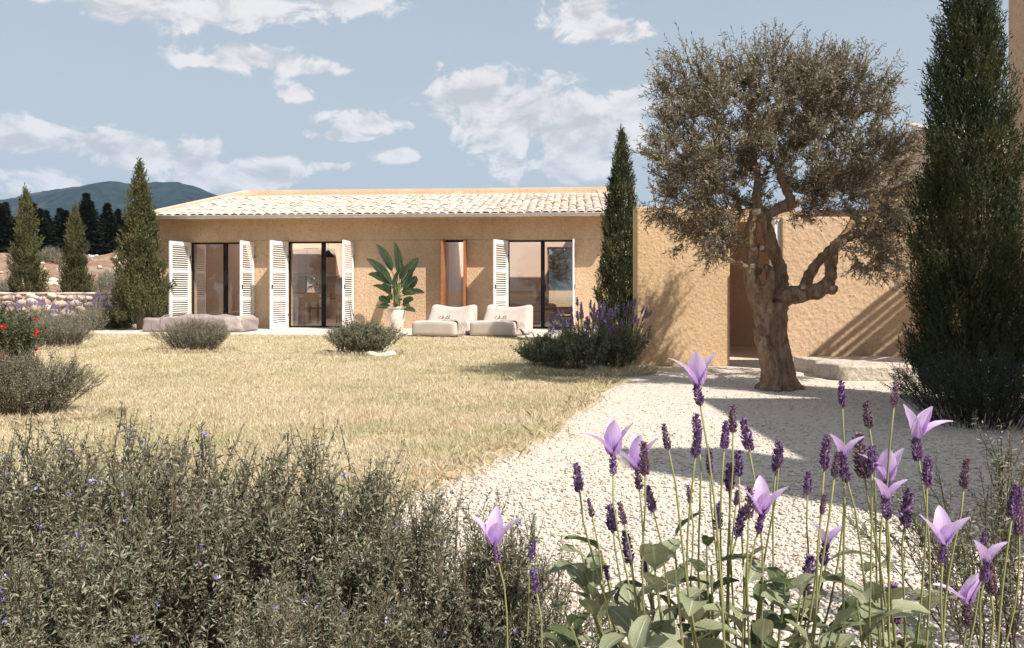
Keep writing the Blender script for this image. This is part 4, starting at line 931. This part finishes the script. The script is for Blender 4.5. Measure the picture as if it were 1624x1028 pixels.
# ------------------------------------------------------------------ lavender
def spike_mesh(name, L, Rr, wh, per, seed, mat, fs=1.0):
    rg = np.random.default_rng(seed); oc = np.array([(0, 0, 1), (1, 0, 0), (0, 1, 0), (-1, 0, 0), (0, -1, 0), (0, 0, -1)], float); oF = np.array([(0,1,2),(0,2,3),(0,3,4),(0,4,1),(5,2,1),(5,3,2),(5,4,3),(5,1,4)])
    mb = MB(); mb.tube([(0, 0, 0), (0, 0, L*.5), (0, 0, L*.97)], [Rr*.35, Rr*.5, Rr*.2], 6)
    for w in range(wh):
        u = (w+.3)/wh; r = Rr*(.5+.62*math.sin(math.pi*(.14+.78*u**.8)))*.72*(1.08-.38*u)*rg.uniform(.86, 1.12)
        for q in range(per):
            a = (q+.5*(w % 2))*2*math.pi/per+rg.uniform(-.35, .35); r_ = r*rg.uniform(.8, 1.2); c = np.array([math.cos(a)*r_, math.sin(a)*r_, L*u+rg.uniform(-.04, .04)*L])
            d = unit(np.array([math.cos(a)*.75, math.sin(a)*.75, .8])); s1 = unit(np.cross(d, [.2, .3, .9])); s2 = np.cross(d, s1)
            k = Rr*.42*fs*rg.uniform(.6, 1.35)*(1.1-.35*u); V = oc[:, :1]*s1*k*.62+oc[:, 1:2]*s2*k*.62+oc[:, 2:]*d*k*1.25; mb.add(V+c, oF)
    if wh > 8:                                # a few open florets standing out from the spike
        m = 22; a = rg.random(m)*6.28; u = rg.random(m)*.85+.08; rr = Rr*.62
        Pf = np.stack([np.cos(a)*rr, np.sin(a)*rr, L*u], -1); leaves_mesh(Pf, np.stack([np.cos(a), np.sin(a), rg.uniform(-.2, .9, m)], -1), Rr*rg.uniform(.35, .75, m), Rr*rg.uniform(.25, .45, m), rg, .3, 0, mb)
    me = mb.mesh(name); me.materials.append(mat); return me
far_spk = [spike_mesh('flower_spike', .10, .020, 5, 5, 80+k, PURPF, 1.1) for k in range(2)]
def far_lavender(name, label, loc, rx, ry, h, nst, seed, mat, leafm, nsp, group=None, big=1.0):
    """bushy lavender: leafy base, upright stems, a flower spike on each"""
    t = shrub(name, label, 'lavender', loc, shrub_meshes(rx, ry, h*.62, nst, 6, leafm[0], leafm[1], 12, seed, .15), mat, group=group)
    rg = np.random.default_rng(seed+500); ph = rg.random(nsp)*6.28; rho = rg.random(nsp)**.5
    B = np.stack([np.cos(ph)*rho*rx*.5, np.sin(ph)*rho*ry*.5, np.full(nsp, h*.2)], -1); E = np.stack([np.cos(ph)*rho*rx, np.sin(ph)*rho*ry, h*(.72+.34*rg.random(nsp))*(1-.25*rho**2)], -1)
    C = (B+E)/2; C[:, 2] += .05; st = MB(); sticks(st, B, C, E, .0045, .0035, 4, 4); obj('flower_stems', st, STEMM, t)
    for k in range(nsp):
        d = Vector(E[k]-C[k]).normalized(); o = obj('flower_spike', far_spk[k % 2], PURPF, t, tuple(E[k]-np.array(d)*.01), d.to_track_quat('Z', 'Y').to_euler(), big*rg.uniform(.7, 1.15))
    return t
for k, (px, d, rx, h, lab) in enumerate(((20, 19.4, .42, .74, 'leftmost purple lavender along the rubble wall'), (62, 19.7, .4, .78, 'purple lavender along the rubble wall, second from the left edge'), (103, 19.6, .36, .6, 'low yellowish lavender in the middle of the row along the rubble wall'), (143, 19.3, .5, .92, 'tall full purple lavender along the rubble wall'), (178, 19.9, .34, .7, 'purple lavender along the rubble wall nearest the villa cypress'))):
    far_lavender('lavender_bush', lab, (gx(px, d), d, 0), rx, .32, h, 70, 90+k, SILVER, (.055, .009), 24, 'lavenders along the rubble wall', 1.1)
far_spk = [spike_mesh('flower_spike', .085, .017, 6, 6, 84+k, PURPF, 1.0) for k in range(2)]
for k, (px, d, rx, h, lab) in enumerate(((872, 10.3, .36, .62, 'low lavender at the left end of the border by the garden wall'), (925, 9.95, .42, .82, 'purple lavender in the middle of the border left of the garden wall'), (980, 10.15, .40, .86, 'full purple lavender against the edge of the garden wall'))):
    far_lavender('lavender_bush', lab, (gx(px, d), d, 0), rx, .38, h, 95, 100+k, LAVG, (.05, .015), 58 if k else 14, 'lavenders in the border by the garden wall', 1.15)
for (px, py, d, s, lab, sd) in ((868, 556, 11.2, (.36, .16, .15), 'pale flat rock among the lavenders of the border', 2), (606, 562, 12.0, (.22, .12, .04), 'small flat stone at the foot of the thick-leaved bush', 5)):
    P, Fq = rbox((2, 2, 2), .6, 5); r = np.random.default_rng(sd); P[:, 2] -= .9; P *= np.array(s); P += .02*np.sin(P[:, [1, 2, 0]]*19+sd); P[:, 2] += P[:, 0]*.35*(s[2] > .1)
    tag(obj('rock', MB().add(P, Fq), ROCKM, None, (gx(px, d), d, s[2]*.6), (0, 0, .3), smooth=True), lab, 'rock')
# ------------------------------------------------------------------ terrace furniture
CHILL = [[(.20,.86),(.13,.98),(.05,.92),(.0,.62),(.02,.3),(.1,.12),(.2,.16),(.28,.34)], [(.28,.34),(.36,.8),(.40,1.25),(.36,1.3),(.33,.9),(.31,.1)], [(.31,.1),(.36,.5),(.42,.58),(.45,.42),(.45,.12),(.5,.14)], [(.55,.56),(.54,.2),(.57,.1),(.61,.2)], [(.56,.78),(.565,.82)], [(.61,.2),(.70,.8),(.74,1.25),(.70,1.3),(.67,.8),(.67,.2),(.71,.1),(.76,.22)], [(.76,.22),(.85,.8),(.89,1.25),(.85,1.3),(.82,.8),(.82,.2),(.86,.1),(.95,.3)]]
def lounger(label, loc, rz):
    t = thing('lounge_chair', label, 'lounge chair', loc, rz, 'beige outdoor lounge chairs')
    def seat_d(P):
        P = P.copy(); top = P[:, 2] > .2; P[:, 2] += np.where(top, .018*np.cos(P[:, 0]*2.6)-.01*np.sin(P[:, 1]*6), 0); P[:, 0] *= 1-.04*(P[:, 2]/.3); return P
    P, Fq = rbox((1.06, 1.0, .30), .07, 16, seat_d); obj('seat', MB().add(P+np.array([0, -.12, .005]), Fq), LINEN, t, smooth=True)
    def back_d(P):
        P = P.copy(); u = np.clip(P[:, 2]/.64, 0, 1); P[:, 0] *= 1-.10*u; P[:, 2] += u**2*(.075*(2*P[:, 0])**2-.05) ; P[:, 1] += .20*u+.03*np.cos(P[:, 0]*3)*u
        P[:, 1] -= .14*(1-u)**1.5*(P[:, 1] < 0); return P
    P, Fq = rbox((1.14, .34, .64), .10, 16, back_d); obj('backrest', MB().add(P+np.array([0, .32, .005]), Fq), LINEN, t, smooth=True)
    s = .30; mb = MB(); y0, z0, nrm = .062, .335, np.array([0, -.87, .5])
    for st in CHILL:
        pts = [(-.20+p*s, y0+q*.07*.45, z0+q*.07*.9) for p, q in st]; mb.tube(pts, .005, 5)
    obj('stitched_word', mb, INK, t)
    sm = MB(); zz = .302
    sm.tube([(-.49, -.6, .27), (-.3, -.607, .285), (0, -.61, .29), (.3, -.607, .285), (.49, -.6, .27)], .007, 6); obj('piping', sm, LINEN, t)
    return t
LZ = -R(20)
L1 = (gx(706, 17.35), 17.35, .022); L2 = (gx(796, 17.3), 17.3, .022)
lounger('beige lounge chair nearer the potted banana plant, left of two', L1, LZ); lounger('beige lounge chair in front of the right-hand glass door, right of two', L2, LZ)
def throw(label, loc, rz):
    """blanket lying over the right half of the seat and hanging down its side in folds"""
    nx, ny = 26, 22; V = []
    for i in range(nx):
        s = i/(nx-1)*.78
        for j in range(ny):
            v = j/(ny-1); y = -.52 + v*.44 + .02*math.sin(s*14)
            flatl = .36
            if s < flatl: x, z = .15+s, .335 + .006*math.sin(s*25+v*6)
            else:
                q = min((s-flatl)/.10, 1); x = .15+flatl + .030*math.sin(q*1.57) + .010*math.sin(v*19+s*4)*q; z = .335-.03*q-max(0, s-flatl-.05)*.72
            V.append((x, y + .012*math.sin(s*20+v*9), z))
    i = (np.arange(nx-1)[:, None]*ny+np.arange(ny-1)[None]).ravel(); Vt = np.array(V); low = Vt - np.array([0, 0, .006])
    t = thing('throw_blanket', label, 'blanket', loc, rz, 'taupe throws on the lounge chairs')
    o = obj('cloth', MB().add(Vt, np.stack([i, i+ny, i+ny+1, i+1], -1)), THROWM, t, smooth=True); o.modifiers.new('thickness', 'SOLIDIFY').thickness = .012
    fr = MB(); rg = random.Random(4)
    for j in range(0, ny): 
        p = Vt[(nx-1)*ny+j]; fr.tube([tuple(p), (p[0]+.005, p[1]+rg.uniform(-.01, .01), p[2]-.05)], .004, 4)
    obj('fringe', fr, THROWM, t)
throw('taupe fringed throw over the left lounge chair', L1, LZ); throw('taupe fringed throw over the right lounge chair', L2, LZ)
# covered daybed
t = thing('daybed', 'low daybed under a mauve-grey cover before the left-hand glass door', 'daybed', (gx(320, 18.9), 18.9, .022), -R(4))
def day_d(P):
    P = P.copy(); u = P[:, 2]/.34; x = P[:, 0]
    P[:, 2] += u**2*(.075*np.exp(-((x+.22)/.36)**2)+.065*np.exp(-((x-.42)/.36)**2)+.012*np.sin(x*13+P[:, 1]*7)+.008*np.sin(x*31-P[:, 1]*11)-.02*np.exp(-((x-.1)/.08)**2))
    P[:, 0] += .012*np.sin(P[:, 2]*22+P[:, 1]*7); P[:, 1] += .015*np.sin(x*11+P[:, 2]*9)*u; return P
P, Fq = rbox((2.42, .95, .32), .055, 40, day_d); obj('mattress_cover', MB().add(P, Fq), MAUVE, t, smooth=True)
def dd2(P):
    P = P.copy(); P[:, 2] += .02*np.sin(P[:, 0]*14)+.01*np.sin(P[:, 1]*9); P[:, 2] -= .06*np.maximum(0, P[:, 0]); P[:, 0] += .015*np.sin(P[:, 2]*18); return P
P, Fq = rbox((.44, 1.0, .36), .09, 14, dd2); obj('folded_cover', MB().add(P+np.array([.96, -.01, .0]), Fq), THROWM, t, smooth=True)
obj('strap', MB().tube([(-.75, -.50, .05), (-.74, -.49, .33), (-.72, -.36, .385), (-.5, .1, .40), (-.3, .4, .38)], .012, 6), MAUVE, t)
# potted banana plant
def leaf_mesh(name, L, Wd, mat, seg=9, droop=.5, fold=.25, shape='oval', petiole=.15, wave=.03, seed=0, across=4):
    """curved leaf growing along +z and arching towards +y, width in x"""
    rg = np.random.default_rng(seed); V = []; UV = []; ang = 0; y = 0; z = 0
    for i in range(seg+1):
        u = i/seg
        if u < petiole: w = .045*Wd
        else:
            q = (u-petiole)/(1-petiole)
            w = Wd*(math.sin(math.pi*min(q, 1)**.75)**.62 if shape == 'oval' else math.sin(math.pi*q**.6)**.9)*.5 if q < 1 else .002
            w = max(w, .004*Wd)
        for j in range(across+1):
            c = j/across*2-1; V.append((c*w, y - math.sin(ang)*0 + (c*c*w*fold*1.15)*-math.cos(ang)+wave*Wd*math.sin(u*17+c*2+seed)*abs(c), z + (c*c*w*fold*1.15)*math.sin(ang)))
            UV.append(((c+1)/2, u))
        ang = droop*u**1.3*1.4; y += math.sin(ang)*L/seg; z += math.cos(ang)*L/seg
    n = across+1; Fq = [(i*n+j, i*n+j+1, (i+1)*n+j+1, (i+1)*n+j) for i in range(seg) for j in range(across)]
    me = MB().add(V, Fq).mesh(name, True); uvl = me.uv_layers.new(name='UVMap'); li = np.zeros(len(me.loops), np.int32); me.loops.foreach_get('vertex_index', li)
    uvl.data.foreach_set('uv', np.array(UV, np.float32)[li].ravel()); me.materials.append(mat); return me
bp = (gx(629, 19.55), 19.55, .022)
t = thing('potted_banana_plant', 'tall banana plant in a limewashed clay pot against the villa wall', 'potted plant', bp); t.scale = (1.06, 1.06, 1.1)
obj('pot', MB().lathe([(0, 0), (.13, 0), (.15, .02), (.185, .25), (.20, .38), (.195, .43), (.165, .455), (.17, .475), (.205, .485), (.21, .52), (.19, .52), (.165, .48), (.15, .46), (0, .45)], 32), POTM, t, smooth=True)
obj('soil', MB().lathe([(0, .47), (.16, .47)], 20), TERRA, t)
st = MB(); rg_ = random.Random(3)
for k in range(7):
    a = k*.9; st.tube([(.05*math.cos(a), .05*math.sin(a), .45), (.06*math.cos(a), .06*math.sin(a), .8), (.09*math.cos(a), .09*math.sin(a), 1.05)], [.028, .022, .014], 7)
obj('stalk', st, STEMM, t)
bl = [leaf_mesh('leaf', .88, .27, BANANA, 12, .35, .3, 'oval', .2, .02, 1), leaf_mesh('leaf', .72, .24, BANANA, 12, .7, .35, 'oval', .22, .03, 2), leaf_mesh('leaf', .5, .16, BANANA, 10, .9, .3, 'oval', .2, .03, 3)]
# each leaf: variant, height of its base, lean from upright, heading in the plane seen from the camera (0 = right, 180 = left), scale
for (v, z, lean, hd, s) in ((0, 1.35, 24, 200, 1.0), (0, 1.28, 6, 300, 1.0), (0, 1.12, 38, 190, 1.05), (1, 1.1, 50, 170, 1.0), (0, 1.15, 34, -10, .95), (1, 1.02, 30, 10, .9), (1, .98, 52, -5, .95), (1, .9, 66, 15, .9), (1, .88, 45, 185, .85), (2, .78, 70, 0, .9), (2, .74, 62, 195, 1.0), (2, .72, 80, -20, .9), (1, 1.0, 18, 260, .9), (0, 1.05, 12, 90, .9), (2, .85, 30, 270, 1.1), (1, .95, 40, 100, .9), (2, .8, 55, 235, 1.0), (2, .78, 55, 300, .9), (2, .95, 48, 215, 1.15), (2, .92, 60, -25, 1.2), (1, 1.12, 42, 212, .85), (1, 1.2, 20, 330, .85), (2, .66, 75, 180, .9), (2, .64, 85, 10, .9)):
    z -= .18
    o = obj('leaf', bl[v], BANANA, t, (.05*math.cos(R(hd)), .05*math.sin(R(hd)), z)); o.rotation_euler = (Matrix.Rotation(R(hd-90), 3, 'Z') @ Matrix.Rotation(-R(lean), 3, 'X') @ Matrix.Rotation(R((62 if 90 < hd < 270 else -62)+rg_.uniform(-30, 20)), 3, 'Z')).to_euler(); o.scale = (s*.95, s*.95, s)

# ------------------------------------------------------------------ lawn grass and gravel
def scatter(n, x0, x1, y0, y1, power, rg):
    Y = y0*((y1/y0)**(rg.random(n)**power)); X = rg.uniform(-1, 1, n)
    return X, Y
rg = np.random.default_rng(5); n = 640000
Y = 3.3*(18.3/3.3)**rg.random(n); X = rg.uniform(-.92, .26, n)*Y + rg.uniform(-.4, .4, n)
jit = rg.normal(size=n)*.07; ok = inside(LAWN, X+jit, Y+rg.normal(size=n)*.07); X, Y = X[ok], Y[ok]; n = len(X)
edge_pts = np.array(E2); dist = np.full(n, 9.)
for q in edge_pts[::3]: dist = np.minimum(dist, np.hypot(X-q[0], Y-q[1]))
clump = vnoise(X*2.3+40, Y*2.3, 31)*.6+vnoise(X*7+40, Y*7, 32)*.4
keep = rg.random(n) < np.clip(.35+1.1*clump, 0, 1)*np.clip(.35+dist*2.2, 0, 1); X, Y, clump = X[keep], Y[keep], clump[keep]; n = len(X)
Hh = (.016+.036*rg.random(n)**1.6)*(.65+.7*clump); tall = rg.random(n) < .045; Hh[tall] *= 2.0
P = np.stack([X, Y, np.full(n, .007)], -1); D = np.stack([rg.normal(size=n)*.75, rg.normal(size=n)*.75, np.ones(n)], -1); D = unit(D)
tip = P+D*Hh[:, None]; a = rg.random(n)*6.28; wv = np.stack([np.cos(a), np.sin(a), np.zeros(n)], -1)*(.0016+.00030*Y)[:, None]
V = np.stack([P-wv, P+wv, tip], 1).reshape(-1, 3)
o = obj('dry_grass', np_mesh('dry_grass', V, [np.arange(n*3).reshape(-1, 3)]), GM['grass']); o['kind'] = 'stuff'; o['label'] = 'short straw-coloured dry grass covering the lawn'; o['category'] = 'grass'
# tufts along the lawn edge, at the feet of bushes
tx, ty = [], []
for q in E2: 
    m = rg.integers(4, 22); tx.append(q[0]-.06+rg.normal(size=m)*.10); ty.append(q[1]+rg.normal(size=m)*.10)
for (bx, by, r, m) in ((gx(308, 12.9), 12.9, .68, 900), (gx(576, 12.3), 12.3, .62, 700), (gx(40, 6.3), 6.3, .72, 1500), (gx(92, 13.6), 13.6, .6, 700), (gx(930, 9.7), 9.65, .75, 1700), (gx(985, 9.9), 9.75, .4, 800)):
    a = rg.uniform(math.pi*.9, math.pi*2.1, m); rr = r*rg.uniform(.75, 1.1, m); tx.append(bx+np.cos(a)*rr); ty.append(by+np.sin(a)*rr*.75)
X = np.concatenate(tx); Y = np.concatenate(ty); n = len(X); P = np.stack([X, Y, np.full(n, .004)], -1); D = np.stack([rg.normal(size=n)*.6, rg.normal(size=n)*.6, np.ones(n)], -1)
mbt = leaves_mesh(P, D, rg.uniform(.05, .15, n), .004+.0003*Y, rg, .1, .25)
o = obj('grass_tufts', mbt, GM['grass']); o['kind'] = 'stuff'; o['label'] = 'longer dry grass tufts along the lawn edge and bushes'; o['category'] = 'grass'
GRAVEL = [(.5, 1.2), (6, 1.2), (6.5, 8.4), (3.2, 8.4), (3.4, 13), (1.7, 10.4)] + E2 + [(-1.6, 3.1), (-1.4, 1.8)]
rg = np.random.default_rng(6); n = 95000; Y = 1.7*(11.5/1.7)**(rg.random(n)**1.0); X = rg.uniform(-.35, .72, n)*Y+rg.uniform(-.1, .1, n)
ok = inside(GRAVEL, X, Y); X, Y = X[ok], Y[ok]; n = len(X)
thin = rg.random(n) < np.where(Y < 4.2, .85, np.where(Y < 6, .45, .3))*np.clip(.4+1.2*vnoise(X*1.5+9, Y*1.5, 33), .25, 1); X, Y = X[thin], Y[thin]; n = len(X)
s = (.0048+.0066*rg.random(n)**2)*np.clip(1.12-.02*Y, .9, 1.1)
o = obj('pebbles', pebbles(X, Y, np.full(n, -.004)+rg.uniform(-.002, .004, n), s, rg), GM['pebble']); o['kind'] = 'stuff'; o['label'] = 'pale limestone pebbles covering the gravel path'; o['category'] = 'gravel'
for p_ in (o,): p_.data.polygons.foreach_set('use_smooth', np.ones(len(p_.data.polygons), bool))

# dry leaves and bits of twig lying on the gravel and the lawn edge
rg = np.random.default_rng(77); n = 1500; Y = 2.4*(10.5/2.4)**rg.random(n); X = rg.uniform(-.3, .6, n)*Y; near = rg.random(n) < .45; X[near] = 2.3+rg.normal(size=near.sum())*.9; Y[near] = 8.3+rg.normal(size=near.sum())*.9
ok = inside(GRAVEL, X, Y); X, Y = X[ok], Y[ok]; n = len(X); a = rg.random(n)*6.28
mbl = leaves_mesh(np.stack([X, Y, rg.uniform(.006, .013, n)], -1), np.stack([np.cos(a), np.sin(a), rg.uniform(-.1, .25, n)], -1), rg.uniform(.02, .055, n), rg.uniform(.005, .012, n), rg, .2, 0, None, np.tile(np.array([0, 0, 1.]), (n, 1))+rg.normal(size=(n, 3))*.2)
o = obj('fallen_leaves', mbl, foliage('dry_fallen_leaf', [(.16, .10, .06), (.28, .19, .11), (.38, .28, .18), (.22, .12, .07)], .8, .1)); o['kind'] = 'stuff'; o['label'] = 'dry fallen olive leaves scattered over the gravel'; o['category'] = 'leaves'

# ------------------------------------------------------------------ foreground shrubs
fg = [shrub_meshes(.42, .34, .56, 125, 9, .024, .0066, 22, 110+k, .15, 75, .010, .5, .6) for k in range(3)]
for k, (px, d, s, rz, lab) in enumerate((
    (-40, 2.05, .97, .4, 'grey-green shrub with blue flowers in the bottom left corner'),
    (150, 2.25, .98, 1.9, 'grey-green shrub with tall shoots, second from the bottom left corner'),
    (330, 1.95, .95, 3.3, 'grey-green shrub in the middle of the foreground shrub bank'),
    (520, 2.15, .90, 4.6, 'grey-green shrub right of the middle of the foreground shrub bank'),
    (690, 1.9, .82, 5.5, 'foreground shrub at the right end of the bank, beside the gravel'),
    (60, 1.62, .72, 2.5, 'low near shrub at the bottom edge, left part of the bank'),
    (480, 1.55, .66, .9, 'low near shrub at the bottom edge, centre of the bank'))):
    m = fg[k % 3]; shrub('rosemary_shrub', lab, 'shrub', (gx(px, d), d, 0), m, ROSE, BLUEF, rz, s, 'grey-green shrubs in the foreground bank')
wisp = shrub_meshes(.36, .3, .52, 46, 6, .026, .0055, 24, 120, .15, 10, .006, .4, .5)
shrub('rosemary_shrub', 'thin wispy shrub in the bottom right corner', 'shrub', (gx(1610, 2.25), 2.25, 0), wisp, ROSE, BLUEF, 0, 1.0)
shrub('rosemary_shrub', 'sparse wispy sprigs on the gravel right of the foreground bank', 'shrub', (gx(830, 1.85), 1.85, 0), wisp, ROSE, None, 2.0, .78)

# ------------------------------------------------------------------ foreground lavender
SPK = [spike_mesh('flower_spike', 1.0, (.165, .15, .175, .14, .155)[k], (10, 11, 9, 10, 9)[k], 9, 130+k, PURPB if k == 3 else PURP) for k in range(5)]
PET = [leaf_mesh('petal', .078, .036, PETAL, 9, .22, .3, 'oval', .0, .02, 1), leaf_mesh('petal', .085, .030, PETAL, 9, .6, .35, 'oval', .0, .02, 2), leaf_mesh('petal', .062, .028, PETAL, 8, .45, .3, 'oval', .0, .02, 3)]
plants = {'main': thing('lavender_plant', 'big lavender in the foreground with broad leaves and many purple spikes', 'lavender', (gx(1150, 1.45), 1.45, 0)),
          'right': thing('lavender_plant', 'lavender with lilac petals at the bottom right', 'lavender', (gx(1450, 1.45), 1.45, 0)),
          'left': thing('lavender_plant', 'single thin lavender before the right end of the foreground shrubs', 'lavender', (gx(850, 1.40), 1.40, 0))}
Zc = lambda x, y: (840+x*.4828, 560+y*.4828)
# spikes: column and row of the spike's middle in the photograph, its length in pixels, petals (kind, lean, heading) if any
FL = []
for (x, y, l) in ((155,400,92),(200,503,62),(270,535,90),(307,520,75),(322,630,104),(375,690,80),(398,470,90),(447,268,86),(553,230,78),(550,290,92),(587,350,80),(527,458,60),(613,530,90),(640,262,90),(668,210,90),(653,400,90),(687,355,84),(690,545,104),(718,485,100),(712,258,104),(808,335,105),(910,420,74),(962,490,64),(973,318,110),(1005,360,85),(1090,330,150),(1128,340,86),(1025,125,84),(1112,195,88),(1200,130,84),(1235,500,120),(1310,380,96),(1437,390,100),(1493,610,64),(1590,480,110),(1610,540,110),(915,720,128),(1205,815,130),(1515,720,130),(255,715,50),(18,740,78),(825,330,70),(680,470,50),(1035,372,90)): FL.append((x, y, l, None))
FL += [(555,125,80,'up'),(272,352,76,'open'),(355,402,84,'open'),(383,340,112,None),(757,545,78,'v'),(1272,300,90,'right'),(1170,440,90,'up'),(1355,645,76,'v'),(1435,845,92,'left'),(1495,705,80,'small'),(965,650,80,'small'),(1035,360,90,'small'),(1178,500,80,'small')]
PK = {'up': [(0, 12, 250), (0, 22, 10), (1, 26, 185)], 'open': [(0, 8, 270), (1, 34, 195), (0, 24, 0), (0, 6, 90)], 'v': [(0, 30, 175), (0, 34, -5), (2, 12, 280), (0, 12, 80)], 'right': [(0, 14, 190), (1, 44, 0), (0, 18, 300), (0, 26, 20)], 'left': [(1, 40, 180), (0, 12, 280), (0, 20, 5), (0, 16, 320)], 'small': [(2, 18, 200), (2, 30, 0)]}
rl = random.Random(17)
def lav_stem(pk, px, py, lpx, pet, d=None):
    pl = plants[pk]; d = d or rl.uniform(1.26, 1.58)
    L = lpx*.4828/F*d; mid = np.array(at(px, py, d)); b0 = np.array(pl.location)
    bx = {'main': 1150, 'right': 1450, 'left': 850}[pk]
    base = np.array([gx(bx+(px-bx)*.30, 1.45)+rl.uniform(-.03, .03), 1.45+(d-1.45)*.5+rl.uniform(-.03, .03), 0.0])
    # the stem curves to stand almost upright below the spike
    lean = np.array([rl.uniform(-.16, .16)+(px-bx)/2200, rl.uniform(-.08, .08), 1.0]); lean /= np.linalg.norm(lean)
    tip = mid-lean*L*.5; q = tip-lean*np.linalg.norm(tip-base)*rl.uniform(.4, .55)
    t = np.linspace(0, 1, 12)[:, None]; C = (1-t)**2*base+2*t*(1-t)*q+t*t*tip
    C[:, 0] += .006*np.sin(t[:, 0]*7+px); C[-1] = tip
    st = obj('stem', MB().tube(C-b0, np.linspace(.0024, .0016, 12), 6), STEMM, pl, smooth=True)
    d3 = Vector(C[-1]-C[-2]).normalized(); rot = d3.to_track_quat('Z', 'Y').to_euler()
    o = obj('flower_spike', SPK[rl.randrange(5)], PURP, st, tuple(tip-b0-np.array(d3)*.002), rot, (L*rl.uniform(.95, 1.15), L*rl.uniform(.95, 1.15), L))
    o.rotation_euler.rotate_axis('Z', rl.uniform(0, 6))
    if pet:
        top = tip-b0+np.array(d3)*L*.62; sc = d/1.4*.9
        for (v, ln, hd) in PK[pet]:
            e = obj('petal', PET[v], PETAL, st, tuple(top)); e.rotation_euler = (-R(ln), 0, R(hd-90)); e.scale = (sc,)*3
for (x, y, l, pet) in FL:
    px, py = Zc(x, y); pk = 'left' if px < 860 else ('main' if px < 1335 else 'right'); lav_stem(pk, px, py, l, pet)
lav_stem('left', 787, 872, 70, 'v', 1.42); lav_stem('left', 845, 870, 70, None, 1.55)
# broad leaves on short shoots
BL = [leaf_mesh('leaf', .075, .042, SAGEL, 9, .55, .22, 'oval', .12, .03, 4), leaf_mesh('leaf', .095, .040, SAGEL, 9, .75, .3, 'oval', .12, .03, 5), leaf_mesh('leaf', .06, .038, SAGEL, 8, .4, .2, 'oval', .1, .03, 6)]
BD = [leaf_mesh('leaf', .085, .034, DARKL, 9, .5, .35, 'oval', .12, .03, 7), leaf_mesh('leaf', .06, .026, DARKL, 9, .7, .3, 'oval', .12, .03, 8)]
for k in range(66):
    u = rl.random(); px = 890+u*600; pk = 'main' if px < 1340 else 'right'; pl = plants[pk]; b0 = np.array(pl.location); d = rl.uniform(1.24, 1.62)
    hump = 1-.5*abs((px-1160)/330)**2; hz = (.34+.20*max(hump, .1)*rl.random()**.7) if px < 1420 else rl.uniform(.28, .38)
    tip = np.array([gx(px, d), d, hz]); base = np.array([b0[0]+(tip[0]-b0[0])*.55, 1.45+(d-1.45)*.6, 0]); q = (base+tip)/2+np.array([0, 0, .04])
    t = np.linspace(0, 1, 8)[:, None]; C = (1-t)**2*base+2*t*(1-t)*q+t*t*tip
    sh = obj('shoot', MB().tube(C-b0, np.linspace(.0035, .002, 8), 5), STEMM, pl)
    dark = rl.random() < .38; n = 5
    for j in range(n):
        f = .55+.45*(j+1)/n; i = f*7; a = C[int(i)]+(C[min(int(i)+1, 7)]-C[int(i)])*(i-int(i)); hd = rl.uniform(0, 360) if j < n-1 else rl.uniform(200, 340)
        e = obj('leaf', (BD if dark else BL)[rl.randrange(2 if dark else 3)], None, sh, tuple(a-b0)); e.rotation_euler = (-R(rl.uniform(15, 72)), R(rl.uniform(-15, 15)), R(hd-90)); e.scale = (rl.uniform(.7, 1.2),)*3

# ------------------------------------------------------------------ the summer air between here and the mountain
hm = bpy.data.materials.new('thin_haze'); hm.use_nodes = True; nt = hm.node_tree; nt.nodes.clear()
pv = N(nt, 'ShaderNodeVolumePrincipled'); pv.inputs['Color'].default_value = (.42, .64, 1, 1); pv.inputs['Density'].default_value = .0001; pv.inputs['Anisotropy'].default_value = .0
nt.links.new(pv.outputs[0], N(nt, 'ShaderNodeOutputMaterial').inputs['Volume'])
hz = obj('haze', MB().box(-3600, 3600, -3600, 3600, -2, 480), hm); hz['kind'] = 'stuff'; hz['label'] = 'thin bluish summer haze over the whole landscape'; hz['category'] = 'haze'
